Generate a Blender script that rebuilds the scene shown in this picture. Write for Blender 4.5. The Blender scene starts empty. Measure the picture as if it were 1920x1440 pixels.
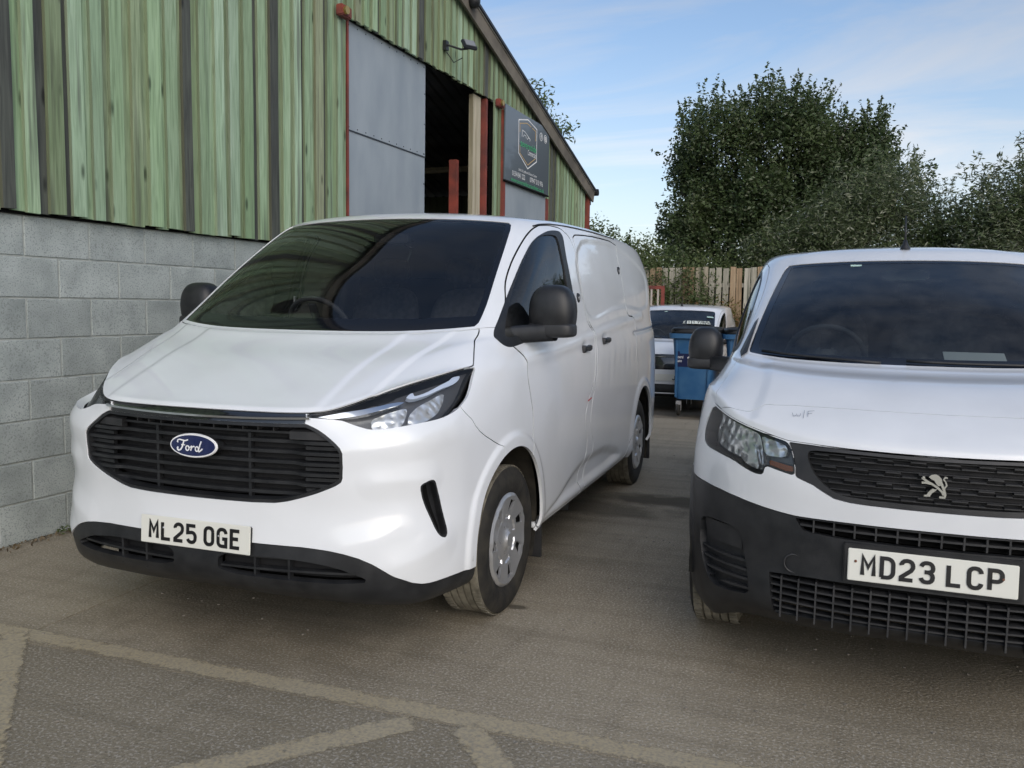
import bpy, bmesh, math, random
import numpy as np
from mathutils import Vector, Matrix
rnd = random.Random(7)
scene = bpy.context.scene
# ------------------------------------------------------------------ camera
def cam_axes(yaw, pitch, roll):
    cy, sy = math.cos(yaw), math.sin(yaw); cp, sp = math.cos(pitch), math.sin(pitch)
    fwd = np.array([sy*cp, cy*cp, sp]); right = np.array([cy, -sy, 0.]); up = np.cross(right, fwd)
    cr, sr = math.cos(roll), math.sin(roll)
    return cr*right+sr*up, -sr*right+cr*up, fwd
_r, _u, _f = cam_axes(-.3368, -.0932, .0154)
cd = bpy.data.cameras.new('camera'); cam = bpy.data.objects.new('camera', cd); scene.collection.objects.link(cam)
cd.sensor_width = 36; cd.lens = 36*1580.44/1920; cd.clip_end = 2000; cd.clip_start = .05
cam.matrix_world = Matrix(((_r[0], _u[0], -_f[0], 2.23), (_r[1], _u[1], -_f[1], -2.6152), (_r[2], _u[2], -_f[2], 1.427), (0, 0, 0, 1)))
scene.camera = cam
# ------------------------------------------------------------------ sun, sky, exposure
SUN_EL, SUN_AZ = 32.0, 142.0        # azimuth measured from +y towards +x
az, el = math.radians(SUN_AZ), math.radians(SUN_EL)
sdir = Vector((math.sin(az)*math.cos(el), math.cos(az)*math.cos(el), math.sin(el)))
sl = bpy.data.lights.new('sun', 'SUN'); sl.energy = .5; sl.angle = math.radians(60); sl.color = (1, .98, .945)
so = bpy.data.objects.new('sun', sl); scene.collection.objects.link(so)
so.rotation_euler = (-sdir).to_track_quat('-Z', 'Y').to_euler()
world = bpy.data.worlds.new('World'); scene.world = world; world.use_nodes = True
wn, wl = world.node_tree.nodes, world.node_tree.links
wn.clear()
wo = wn.new('ShaderNodeOutputWorld'); bg = wn.new('ShaderNodeBackground'); bg.inputs[1].default_value = .15
sky = wn.new('ShaderNodeTexSky'); sky.sky_type = 'NISHITA'; sky.sun_disc = False
sky.sun_elevation = el; sky.sun_rotation = az; sky.air_density = 1.0; sky.dust_density = 2.0; sky.ozone_density = 1.8
tc = wn.new('ShaderNodeTexCoord')
# thin cirrus: noise on the view direction projected on a high plane
sep = wn.new('ShaderNodeSeparateXYZ'); wl.new(tc.outputs['Generated'], sep.inputs[0])
zz = wn.new('ShaderNodeMath'); zz.operation = 'ADD'; zz.inputs[1].default_value = .16; wl.new(sep.outputs[2], zz.inputs[0])
zc = wn.new('ShaderNodeMath'); zc.operation = 'MAXIMUM'; zc.inputs[1].default_value = .06; wl.new(zz.outputs[0], zc.inputs[0])
dx = wn.new('ShaderNodeMath'); dx.operation = 'DIVIDE'; wl.new(sep.outputs[0], dx.inputs[0]); wl.new(zc.outputs[0], dx.inputs[1])
dy = wn.new('ShaderNodeMath'); dy.operation = 'DIVIDE'; wl.new(sep.outputs[1], dy.inputs[0]); wl.new(zc.outputs[0], dy.inputs[1])
cmb = wn.new('ShaderNodeCombineXYZ'); wl.new(dx.outputs[0], cmb.inputs[0]); wl.new(dy.outputs[0], cmb.inputs[1])
mp = wn.new('ShaderNodeMapping'); mp.inputs['Rotation'].default_value = (0, 0, .5); mp.inputs['Scale'].default_value = (.55, 1.25, 1)
wl.new(cmb.outputs[0], mp.inputs[0])
n1 = wn.new('ShaderNodeTexNoise'); n1.inputs['Scale'].default_value = 1.0; n1.inputs['Detail'].default_value = 8; n1.inputs['Roughness'].default_value = .60; n1.inputs['Distortion'].default_value = .7
wl.new(mp.outputs[0], n1.inputs['Vector'])
cr = wn.new('ShaderNodeValToRGB'); cr.color_ramp.elements[0].position = .42; cr.color_ramp.elements[1].position = .66
cr.color_ramp.elements[1].color = (.68, .68, .68, 1); wl.new(n1.outputs[0], cr.inputs[0])
hz = wn.new('ShaderNodeMapRange'); hz.inputs[1].default_value = .0; hz.inputs[2].default_value = .30; hz.inputs[3].default_value = .40; hz.inputs[4].default_value = .0
wl.new(sep.outputs[2], hz.inputs[0])
mxf = wn.new('ShaderNodeMath'); mxf.operation = 'MAXIMUM'; wl.new(cr.outputs[0], mxf.inputs[0]); wl.new(hz.outputs[0], mxf.inputs[1])
mix = wn.new('ShaderNodeMix'); mix.data_type = 'RGBA'; wl.new(mxf.outputs[0], mix.inputs[0]); wl.new(sky.outputs[0], mix.inputs[6])

bw = wn.new('ShaderNodeRGBToBW'); wl.new(sky.outputs[0], bw.inputs[0])
cc = wn.new('ShaderNodeVectorMath'); cc.operation = 'MULTIPLY_ADD'; wl.new(bw.outputs[0], cc.inputs[0]); cc.inputs[1].default_value = (1.22, 1.22, 1.25); cc.inputs[2].default_value = (.35, .36, .40)
wl.new(cc.outputs[0], mix.inputs[7])
wl.new(mix.outputs[2], bg.inputs[0]); wl.new(bg.outputs[0], wo.inputs[0])
vs_ = scene.view_settings; vs_.view_transform = 'Standard'; vs_.look = 'None'; vs_.exposure = .27; vs_.gamma = 1; vs_.use_curve_mapping = False
scene.cycles.max_bounces = 8; scene.cycles.transparent_max_bounces = 24
# ------------------------------------------------------------------ object helpers
def tag(o, label=None, cat=None, group=None, kind=None):
    if label: o['label'] = label
    if cat: o['category'] = cat
    if group: o['group'] = group
    if kind: o['kind'] = kind
    return o
def link(o, parent=None):
    scene.collection.objects.link(o)
    if parent is not None: o.parent = parent
    return o
def empty(name, loc=(0, 0, 0), rz=0, rot=None):
    o = bpy.data.objects.new(name, None); o.empty_display_size = .1; o.location = loc; o.rotation_euler = rot or (0, 0, rz); return link(o)
def npmesh(name, P, F, mat=None, N=None, smooth=True):
    """P (n,3); F list of faces or (m,k) array; N optional per-vertex normals"""
    me = bpy.data.meshes.new(name); P = np.asarray(P, float)
    if isinstance(F, np.ndarray) and F.ndim == 2:
        m, k = F.shape
        me.vertices.add(len(P)); me.vertices.foreach_set('co', P.ravel())
        me.loops.add(m*k); me.loops.foreach_set('vertex_index', F.ravel().astype(np.int32))
        me.polygons.add(m); me.polygons.foreach_set('loop_start', np.arange(0, m*k, k, dtype=np.int32))
        me.polygons.foreach_set('loop_total', np.full(m, k, np.int32))
    else:
        me.from_pydata([tuple(p) for p in P], [], [tuple(f) for f in F])
    me.update(calc_edges=True); me.validate()
    if smooth: me.polygons.foreach_set('use_smooth', np.ones(len(me.polygons), bool))
    if mat: me.materials.append(mat)
    if N is not None and len(me.vertices) == len(P):
        me.normals_split_custom_set_from_vertices([tuple(n) for n in N])
    return me
def obj(name, me, parent=None, loc=None, **k):
    o = bpy.data.objects.new(name, me)
    if loc: o.location = loc
    link(o, parent); tag(o, **k); return o
class MB:
    def __init__(s): s.v = []; s.f = []
    def add(s, V, F):
        b = len(s.v); s.v += [tuple(v) for v in V]; s.f += [tuple(i+b for i in f) for f in F]; return s
    def box(s, c, d, rot=None, taper=1.0, bev=0):
        x, y, z = [k/2 for k in d]
        if bev:
            b = bev; V = []; F = []
            bm = bmesh.new(); bmesh.ops.create_cube(bm, size=1)
            for v in bm.verts: v.co = (v.co.x*d[0], v.co.y*d[1], v.co.z*d[2])
            bmesh.ops.bevel(bm, geom=bm.edges[:], offset=b, segments=2, affect='EDGES')
            V = [v.co.copy() for v in bm.verts]; bm.verts.index_update(); F = [[v.index for v in f.verts] for f in bm.faces]; bm.free()
        else:
            V = [Vector((sx*x*(taper if sz > 0 else 1), sy*y*(taper if sz > 0 else 1), sz*z)) for sz in (-1, 1) for sy in (-1, 1) for sx in (-1, 1)]
            F = [(0, 2, 3, 1), (4, 5, 7, 6), (0, 1, 5, 4), (2, 6, 7, 3), (0, 4, 6, 2), (1, 3, 7, 5)]
        if rot is not None: V = [rot @ v for v in V]
        return s.add([(v[0]+c[0], v[1]+c[1], v[2]+c[2]) for v in V], F)
    def tube(s, path, r, n=8, caps=True):
        path = [Vector(p) for p in path]; R = r if isinstance(r, (list, tuple)) else [r]*len(path)
        V = []; F = []
        up = Vector((0, 0, 1))
        for i, p in enumerate(path):
            t = (path[min(i+1, len(path)-1)]-path[max(i-1, 0)]).normalized()
            a = t.cross(up); a = a if a.length > .05 else t.cross(Vector((1, 0, 0))); a.normalize(); b = t.cross(a)
            for k in range(n):
                th = 2*math.pi*k/n; V.append(p+a*math.cos(th)*R[i]+b*math.sin(th)*R[i])
        for i in range(len(path)-1):
            for k in range(n):
                F.append((i*n+k, i*n+(k+1) % n, (i+1)*n+(k+1) % n, (i+1)*n+k))
        if caps: F += [tuple(range(n))[::-1], tuple(range((len(path)-1)*n, len(path)*n))]
        return s.add(V, F)
    def lathe(s, prof, n=48, axis='x', c=(0, 0, 0)):
        """prof: (r, h) pairs, h along axis"""
        V = []; F = []; m = len(prof)
        for k in range(n):
            th = 2*math.pi*k/n; co, si = math.cos(th), math.sin(th)
            for r, h in prof:
                V.append((h+c[0], r*co+c[1], r*si+c[2]) if axis == 'x' else (r*co+c[0], r*si+c[1], h+c[2]) if axis == 'z' else (r*co+c[0], h+c[1], r*si+c[2]))
        for k in range(n):
            for i in range(m-1):
                F.append((k*m+i, ((k+1) % n)*m+i, ((k+1) % n)*m+i+1, k*m+i+1))
        return s.add(V, F)
    def prism(s, poly, t, M=None):
        """poly 2D (x,z) extruded along y by t"""
        n = len(poly); V = [Vector((x, 0, z)) for x, z in poly]+[Vector((x, t, z)) for x, z in poly]
        if M is not None: V = [M @ v for v in V]
        F = [tuple(range(n)), tuple(range(2*n-1, n-1, -1))]+[(i, i+n, (i+1) % n+n, (i+1) % n) for i in range(n)]
        return s.add(V, F)
    def mesh(s, name, mat, smooth=False, auto=None):
        me = bpy.data.meshes.new(name); me.from_pydata([tuple(v) for v in s.v], [], s.f); me.validate()
        bm = bmesh.new(); bm.from_mesh(me); bmesh.ops.recalc_face_normals(bm, faces=bm.faces[:]); bm.to_mesh(me); bm.free()
        me.materials.append(mat)
        if smooth or auto:
            me.polygons.foreach_set('use_smooth', np.ones(len(me.polygons), bool))
            if auto: me.set_sharp_from_angle(angle=math.radians(auto))
        return me
    def build(s, name, mat, parent=None, smooth=False, auto=None, **k):
        return obj(name, s.mesh(name, mat, smooth, auto), parent, **k)
# stroked lettering: each glyph is a list of polylines in a 0..1 box
def stroke(mb, pts, w, M, t=.002, closed=False):
    P = [Vector((x, z)) for x, z in pts]; n = len(P); L = []; R = []
    for i in range(n):
        a = P[i-1] if (i > 0 or closed) else None; b = P[(i+1) % n] if (i < n-1 or closed) else None
        d1 = (P[i]-a).normalized() if a is not None else None; d2 = (b-P[i]).normalized() if b is not None else None
        d1 = d1 if d1 is not None else d2; d2 = d2 if d2 is not None else d1
        nn = Vector((-(d1.y+d2.y), d1.x+d2.x)); nn = nn.normalized() if nn.length > 1e-6 else Vector((-d1.y, d1.x))
        k = 1/max(.62, nn.dot(Vector((-d1.y, d1.x))))
        L.append(P[i]+nn*w/2*k); R.append(P[i]-nn*w/2*k)
    m = n if closed else n-1
    for i in range(m):
        j = (i+1) % n
        V = [L[i], L[j], R[j], R[i]]
        mb.add([M @ Vector((v.x, 0, v.y)) for v in V]+[M @ Vector((v.x, t, v.y)) for v in V], [(3, 2, 1, 0), (0, 1, 5, 4), (3, 7, 6, 2), (0, 4, 7, 3), (1, 2, 6, 5)])
def arc(cx, cz, rx, rz, a0, a1, n=8):
    return [(cx+rx*math.cos(math.radians(a0+(a1-a0)*i/n)), cz+rz*math.sin(math.radians(a0+(a1-a0)*i/n))) for i in range(n+1)]
W_ = .036; H_ = .065                        # half-box of the stroke centre line
def glyph(c):
    w, h = W_, H_; r = .016
    return {
     'M': [[(0, 0), (0, h), (w/2, h*.42), (w, h), (w, 0)]],
     'L': [[(0, h), (0, 0), (w, 0)]],
     'E': [[(w, h), (0, h), (0, 0), (w, 0)], [(0, h*.52), (w*.85, h*.52)]],
     'C': [arc(w-r, h-r, r, r, 0, 90, 4)+arc(r, h-r, r, r, 90, 180, 4)+arc(r, r, r, r, 180, 270, 4)+arc(w-r, r, r, r, 270, 360, 4)],
     'P': [[(0, 0), (0, h)]+arc(w-r, h-r, r, r, 90, 0, 5)+arc(w-r, h*.44+r, r, r, 0, -90, 5)+[(0, h*.44)]],
     'O': [arc(w-r, h-r, r, r, 0, 90, 4)+arc(r, h-r, r, r, 90, 180, 4)+arc(r, r, r, r, 180, 270, 4)+arc(w-r, r, r, r, 270, 360, 4)+[(w, h-r)]],
     'G': [arc(w-r, h-r, r, r, 0, 90, 4)+arc(r, h-r, r, r, 90, 180, 4)+arc(r, r, r, r, 180, 270, 4)+[(w, 0), (w, h*.44), (w*.55, h*.44)]],
     'D': [[(0, 0), (0, h)]+arc(w-r*1.2, h-r*1.2, r*1.2, r*1.2, 90, 0, 5)+arc(w-r*1.2, r*1.2, r*1.2, r*1.2, 0, -90, 5)+[(-.001, 0)]],
     '2': [[(.001, h-r)]+arc(r, h-r, r, r, 170, 90, 3)+arc(w-r, h-r, r, r, 90, 0, 4)+[(w, h*.66), (w*.85, h*.5), (0, h*.12), (0, 0), (w, 0)]],
     '3': [[(0, h-r*.8)]+arc(r, h-r, r, r, 150, 90, 3)+arc(w-r, h-r, r, r, 90, 0, 4)+arc(w-r*.9, h*.52+r*.7, r*.9, r*.7, 0, -90, 4)+[(w*.3, h*.52)], [(w*.35, h*.52)]+arc(w-r, h*.52-r, r, r, 90, 0, 4)+arc(w-r, r, r, r, 0, -90, 4)+arc(r, r, r, r, 270, 190, 4)],
     '5': [[(w, h), (0, h), (0, h*.56)]+arc(w-r, h*.6-r, r, r, 90, 0, 4)+arc(w-r, r, r, r, 0, -90, 4)+arc(r, r, r, r, 270, 195, 4)],
     'J': [[(w, h)]+arc(w-r, r, r, r, 0, -90, 4)+arc(r, r, r, r, 270, 180, 4)],
     '1': [[(w*.2, h*.8), (w*.55, h), (w*.55, 0)]], '7': [[(0, h), (w, h), (w*.35, 0)]],
     '9': [arc(w-r, h-r, r, r, 0, 90, 4)+arc(r, h-r, r, r, 90, 180, 4)+arc(r, h*.45+r*.6, r, r*.6, 180, 270, 4)+[(w, h*.45)], [(w, h-r), (w, r)]+arc(w-r, r, r, r, 0, -90, 4)+[(w*.1, 0)]],
     'X': [[(0, 0), (w, h)], [(0, h), (w, 0)]],
    }[c]
def text_geo(body, size, align='LEFT', extrude=0.0):
    cu = bpy.data.curves.new('lettering', 'FONT'); cu.body = body; cu.size = size; cu.align_x = align; cu.extrude = extrude; cu.resolution_u = 3
    o = bpy.data.objects.new('lettering', cu); scene.collection.objects.link(o)
    dg = bpy.context.evaluated_depsgraph_get(); me = bpy.data.meshes.new_from_object(o.evaluated_get(dg))
    V = [v.co.copy() for v in me.vertices]; F = [tuple(p.vertices) for p in me.polygons]
    bpy.data.objects.remove(o); bpy.data.curves.remove(cu); bpy.data.meshes.remove(me)
    return V, F
# ------------------------------------------------------------------ materials
def mat(name, col=(.5, .5, .5), rough=.5, metal=0, spec=.5, coat=0, **kw):
    m = bpy.data.materials.new(name); m.use_nodes = True; b = m.node_tree.nodes['Principled BSDF']
    b.inputs['Base Color'].default_value = (*col, 1); b.inputs['Roughness'].default_value = rough; b.inputs['Metallic'].default_value = metal
    b.inputs['Specular IOR Level'].default_value = spec; b.inputs['Coat Weight'].default_value = coat; b.inputs['Coat Roughness'].default_value = kw.get('coat_rough', .03)
    return m
def nodes(m): return m.node_tree.nodes, m.node_tree.links, m.node_tree.nodes['Principled BSDF']
def noise_mix(m, c1, c2, scale=5, detail=6, stretch=(1, 1, 1), lo=.35, hi=.65, bump=0, bscale=None, coord='Object', rough=None):
    n, l, b = nodes(m)
    t = n.new('ShaderNodeTexCoord'); mpg = n.new('ShaderNodeMapping'); mpg.inputs['Scale'].default_value = stretch; l.new(t.outputs[coord], mpg.inputs[0])
    nz = n.new('ShaderNodeTexNoise'); nz.inputs['Scale'].default_value = scale; nz.inputs['Detail'].default_value = detail; l.new(mpg.outputs[0], nz.inputs['Vector'])
    rp = n.new('ShaderNodeMapRange'); rp.inputs[1].default_value = lo; rp.inputs[2].default_value = hi; l.new(nz.outputs[0], rp.inputs[0])
    mx = n.new('ShaderNodeMix'); mx.data_type = 'RGBA'; mx.inputs[6].default_value = (*c1, 1); mx.inputs[7].default_value = (*c2, 1); l.new(rp.outputs[0], mx.inputs[0])
    l.new(mx.outputs[2], b.inputs['Base Color'])
    if bump:
        n2 = n.new('ShaderNodeTexNoise'); n2.inputs['Scale'].default_value = bscale or scale*4; n2.inputs['Detail'].default_value = 5; l.new(mpg.outputs[0], n2.inputs['Vector'])
        bp = n.new('ShaderNodeBump'); bp.inputs['Strength'].default_value = bump; bp.inputs['Distance'].default_value = .01; l.new(n2.outputs[0], bp.inputs['Height']); l.new(bp.outputs[0], b.inputs['Normal'])
    return mx
def glass_mat(name, tint, ior=1.5, alpha=.0, rough=0.0):
    m = bpy.data.materials.new(name); m.use_nodes = True; n, l = m.node_tree.nodes, m.node_tree.links; n.clear()
    o = n.new('ShaderNodeOutputMaterial'); tr = n.new('ShaderNodeBsdfTransparent'); tr.inputs[0].default_value = (*tint, 1)
    gl = n.new('ShaderNodeBsdfGlossy'); gl.inputs['Roughness'].default_value = rough; fr = n.new('ShaderNodeFresnel'); fr.inputs[0].default_value = ior
    mx = n.new('ShaderNodeMixShader'); l.new(fr.outputs[0], mx.inputs[0]); l.new(tr.outputs[0], mx.inputs[1]); l.new(gl.outputs[0], mx.inputs[2])
    last = mx.outputs[0]
    if alpha:                                 # dust film
        df = n.new('ShaderNodeBsdfDiffuse'); df.inputs[0].default_value = (.5, .5, .48, 1)
        t = n.new('ShaderNodeTexCoord'); nz = n.new('ShaderNodeTexNoise'); nz.inputs['Scale'].default_value = 9; nz.inputs['Detail'].default_value = 8; l.new(t.outputs['Object'], nz.inputs['Vector'])
        mr = n.new('ShaderNodeMapRange'); mr.inputs[1].default_value = .3; mr.inputs[2].default_value = .8; mr.inputs[4].default_value = alpha; l.new(nz.outputs[0], mr.inputs[0])
        m2 = n.new('ShaderNodeMixShader'); l.new(mr.outputs[0], m2.inputs[0]); l.new(last, m2.inputs[1]); l.new(df.outputs[0], m2.inputs[2]); last = m2.outputs[0]
    l.new(last, o.inputs[0]); return m
WHITE = mat('white_paint', (.80, .81, .82), .32, spec=.5, coat=1, coat_rough=.02)
n_, l_, b_ = nodes(WHITE)                       # road film and fine dust on the paint
mx_ = noise_mix(WHITE, (.785, .805, .83), (.72, .74, .755), 2.2, 8, lo=.42, hi=.75)
WHITE2 = mat('white_paint_dusty', (.78, .80, .82), .36, coat=1, coat_rough=.05)
noise_mix(WHITE2, (.745, .765, .79), (.67, .69, .715), 3, 8, lo=.40, hi=.72)
BLACKP = mat('black_plastic', (.022, .023, .025), .42, spec=.45); noise_mix(BLACKP, (.011, .012, .014), (.022, .023, .025), 14, 5, bump=.12, bscale=420)
BLACKP2 = mat('faded_black_plastic', (.03, .03, .032), .5); noise_mix(BLACKP2, (.017, .018, .020), (.034, .034, .036), 9, 6, bump=.12, bscale=420)
GLOSSB = mat('gloss_black', (.006, .006, .008), .12, coat=1)
FRIT = mat('screen_edge_black', (.006, .007, .010), .05, spec=.5)
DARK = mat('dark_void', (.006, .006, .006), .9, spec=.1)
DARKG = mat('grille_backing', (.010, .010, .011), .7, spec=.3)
CHROME = mat('chrome', (.82, .84, .86), .08, metal=1)
SILVER = mat('silver_painted_plastic', (.62, .63, .65), .30, metal=.75); 
REFL = mat('lamp_reflector', (.80, .81, .80), .26, metal=.7)
n_, l_, b_ = nodes(REFL)
tcx = n_.new('ShaderNodeTexCoord'); wv = n_.new('ShaderNodeTexVoronoi'); wv.inputs['Scale'].default_value = 34; wv.feature = 'SMOOTH_F1'
l_.new(tcx.outputs['Object'], wv.inputs['Vector']); bpx = n_.new('ShaderNodeBump'); bpx.inputs['Strength'].default_value = .8; bpx.inputs['Distance'].default_value = .012
l_.new(wv.outputs[0], bpx.inputs['Height']); l_.new(bpx.outputs[0], b_.inputs['Normal'])
DRL = mat('light_guide', (.60, .68, .82), .25, spec=.6)
LAMPH = mat('lamp_housing', (.09, .093, .10), .22, spec=.8)
LENS = glass_mat('clear_lens', (.93, .94, .95), 1.45)
GLASS = glass_mat('windscreen_glass', (.965, .975, .965), 1.68, alpha=.010)
GLASS2 = glass_mat('dusty_windscreen_glass', (.78, .85, .85), 1.58, alpha=.05)
GLASSD = glass_mat('door_glass', (.95, .965, .955), 1.7)
RUBBER = mat('tyre_rubber', (.02, .02, .02), .75, spec=.3); noise_mix(RUBBER, (.016, .016, .016), (.06, .054, .042), 12, 6, lo=.35, hi=.9, bump=.2)
TREAD = mat('dusty_tread', (.12, .11, .09), .9, spec=.2); noise_mix(TREAD, (.12, .11, .085), (.24, .22, .175), 16, 6, bump=.3)
PLATE = mat('plate_white', (.72, .72, .66), .35); PLCH = mat('plate_character', (.008, .008, .009), .4)
BLUE = mat('badge_blue', (.004, .012, .075), .2, coat=1); WTEXT = mat('white_print', (.82, .82, .82), .4)
INTD = mat('cabin_trim_dark', (.05, .053, .057), .7); INTG = mat('cabin_trim_grey', (.58, .60, .56), .75); SEAT = mat('seat_fabric', (.035, .036, .040), .9)
noise_mix(SEAT, (.05, .052, .058), (.085, .088, .095), 30, 3)
def pchip1(P,t,sym=False):
    """P (n,...) values at 0..n-1, t floats -> cubic hermite with limited slopes (smooth, no overshoot)"""
    n=len(P); d=np.diff(P,axis=0)
    m=np.zeros_like(P)
    a,b=d[:-1],d[1:]
    # blend: average slope limited
    avg=(a+b)/2; lim=3*np.minimum(abs(a),abs(b)); same=(a*b)>0
    m[1:-1]=np.where(same,np.sign(avg)*np.minimum(abs(avg),lim),avg*0.25*0)
    m[0]=d[0]; m[-1]=d[-1]
    if sym: m[0][...,1:]=0
    i=np.clip(np.floor(t).astype(int),0,n-2); s=(t-i).reshape((-1,)+(1,)*(P.ndim-1))
    h00=2*s**3-3*s**2+1; h10=s**3-2*s**2+s; h01=-2*s**3+3*s**2; h11=s**3-s**2
    return h00*P[i]+h10*m[i]+h01*P[i+1]+h11*m[i+1]
def grid_eval(G,us,vs):
    """G (rows,cols,3) -> (len(vs),len(us),3)"""
    A=pchip1(G,vs)                      # rows
    B=pchip1(np.swapaxes(A,0,1),us,True)     # cols
    return np.swapaxes(B,0,1)
def subdiv(n,dens):
    """param samples: dens[i] samples in interval i"""
    r=[]
    for i,k in enumerate(dens): r+=list(i+np.arange(k)/k)
    r.append(len(dens)); return np.array(r,float)
def smooth_grid(S,it,lock0=True,pin_rows=()):
    for _ in range(it):
        N=S.copy()
        N[1:-1,:]=S[1:-1,:]*.5+(S[:-2,:]+S[2:,:])*.25
        for r in pin_rows: N[r]=S[r]
        S=N.copy()
        N[:,1:-1]=S[:,1:-1]*.5+(S[:,:-2]+S[:,2:])*.25
        # mirror boundary at col 0: x=0 kept, y,z smoothed with mirror
        N[:,0,1:]=S[:,0,1:]*.5+S[:,1,1:]*.5; N[:,0,0]=0
        S=N
    return S
# ---------------- van 1 control grid
PX=[0,.25,.48,.62,.755,.86,.925,.960,.985,.995,1.0,1.0,.998,.985,.94,.8,0]
PY=[.03,.038,.072,.104,.160,.255,.41,.600,.95,1.35,2.0,2.9,3.9,4.6,4.93,5.03,5.05]
def row(dz,dx=0,dy=0,px=PX,py=PY):
    n=len(px); z=np.interp(range(n),*zip(*sorted(dz.items())))
    dxx=np.interp(range(n),*zip(*sorted(dx.items()))) if dx else np.zeros(n)
    dyy=np.interp(range(n),*zip(*sorted(dy.items()))) if dy else np.zeros(n)
    return [(max(0,px[i]-dxx[i]) if i else 0,py[i]+dyy[i],z[i]) for i in range(n)]
def van1():
    G=[]
    G.append(row({0:.29,3:.27,5:.25,7:.26,8:.30,16:.30},{0:0,4:.04,9:.03,15:.03,16:0},{0:.07,5:.05,8:.0,14:-.02,16:-.03}))
    G.append(row({0:.325,3:.31,5:.28,7:.30,8:.335,16:.34},{0:0,4:.01,16:0},{0:.015,5:.012,8:0}))
    G.append(row({0:.41,16:.41},None,{0:-.012,3:-.01,6:0}))
    G.append(row({0:.52,16:.52},None,{0:.0,6:0}))
    G.append(row({0:.64,8:.64,16:.66},{0:0,3:0,5:.012,7:.006,8:0,13:-.004,16:0},{0:.005,4:.015,6:.005,8:0}))
    G.append(row({0:.77,8:.78,16:.80},{0:0,5:.010,7:.004,8:-.003,14:0},{0:-.002,3:0,4:.006,6:.0,8:0}))
    G.append(row({0:.89,8:.92,16:.95},{0:0,5:.0,8:.002,16:0},{0:-.002,2:.004,4:0.008,8:0}))
    # G leading edge
    G.append([(0,.050,1.000),(.25,.060,1.000),(.48,.094,1.003),(.61,.172,1.030),(.722,.288,1.078),(.806,.405,1.105),(.870,.535,1.125),(.922,.69,1.125),(.972,.95,1.09),(.985,1.35,1.09),(.992,2.0,1.10),(.993,2.9,1.11),(.99,3.9,1.12),(.975,4.6,1.13),(.93,4.91,1.13),(.8,5.01,1.13),(0,5.03,1.13)])
    # H
    G.append([(0,.100,1.022),(.25,.108,1.022),(.475,.140,1.028),(.59,.22,1.058),(.695,.36,1.108),(.775,.49,1.145),(.845,.61,1.172),(.905,.755,1.187),(.958,.98,1.165),(.972,1.37,1.175),(.98,2.0,1.185),(.982,2.9,1.20),(.978,3.9,1.215),(.965,4.58,1.22),(.92,4.90,1.22),(.8,4.99,1.22),(0,5.02,1.22)])
    # I hood mid
    G.append([(0,.43,1.158),(.25,.435,1.158),(.46,.455,1.165),(.585,.49,1.175),(.69,.575,1.197),(.765,.68,1.228),(.828,.785,1.252),(.882,.90,1.262),(.937,1.08,1.245),(.956,1.40,1.25),(.967,2.0,1.255),(.970,2.9,1.27),(.965,3.9,1.285),(.95,4.56,1.295),(.905,4.88,1.30),(.79,4.97,1.30),(0,5.0,1.30)])
    # J cowl
    G.append([(0,.76,1.288),(.25,.77,1.289),(.46,.795,1.293),(.59,.83,1.30),(.71,.872,1.31),(.815,.935,1.322),(.855,.99,1.326),(.893,1.08,1.326),(.925,1.24,1.325),(.945,1.50,1.325),(.955,2.0,1.33),(.957,2.9,1.345),(.953,3.9,1.355),(.94,4.54,1.37),(.895,4.86,1.37),(.78,4.95,1.37),(0,4.98,1.37)])
    # K mid screen
    G.append([(0,1.150,1.61),(.24,1.160,1.61),(.44,1.195,1.61),(.56,1.23,1.61),(.67,1.275,1.61),(.768,1.33,1.61),(.805,1.385,1.612),(.838,1.46,1.615),(.868,1.60,1.62),(.885,1.80,1.62),(.900,2.12,1.625),(.912,2.95,1.63),(.914,3.9,1.635),(.905,4.55,1.64),(.87,4.86,1.64),(.74,4.92,1.64),(0,4.95,1.64)])
    # L screen top
    G.append([(0,1.60,1.893),(.22,1.61,1.891),(.41,1.635,1.886),(.52,1.66,1.881),(.62,1.69,1.875),(.700,1.725,1.868),(.730,1.775,1.868),(.757,1.84,1.869),(.782,1.95,1.872),(.803,2.12,1.880),(.825,2.42,1.887),(.84,3.1,1.895),(.842,3.95,1.892),(.835,4.55,1.872),(.80,4.82,1.845),(.70,4.90,1.835),(0,4.9,1.835)])
    # M
    G.append([(0,1.72,1.932),(.21,1.73,1.93),(.39,1.755,1.925),(.50,1.78,1.92),(.585,1.81,1.915),(.65,1.85,1.912),(.678,1.90,1.913),(.70,1.97,1.916),(.718,2.08,1.922),(.738,2.24,1.932),(.765,2.52,1.943),(.785,3.15,1.955),(.787,3.98,1.952),(.775,4.52,1.93),(.735,4.76,1.902),(.6,4.78,1.882),(0,4.82,1.885)])
    G.append([(0,1.90,1.956),(.14,1.905,1.956),(.27,1.92,1.954),(.35,1.94,1.951),(.42,1.96,1.949),(.47,2.0,1.948),(.49,2.04,1.949),(.505,2.10,1.95),(.515,2.20,1.953),(.52,2.36,1.957),(.525,2.62,1.962),(.525,3.2,1.968),(.52,3.95,1.963),(.5,4.38,1.945),(.47,4.60,1.925),(.42,4.68,1.915),(0,4.72,1.917)])
    G.append([(0,2.10,1.970),(0,2.11,1.970),(0,2.12,1.970),(0,2.135,1.970),(0,2.15,1.970),(0,2.17,1.970),(0,2.19,1.970),(0,2.22,1.970),(0,2.30,1.971),(0,2.45,1.973),(0,2.7,1.975),(0,3.25,1.978),(0,3.95,1.974),(0,4.3,1.958),(0,4.5,1.945),(0,4.58,1.938),(0,4.62,1.935)])
    return np.array(G,float)
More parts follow.
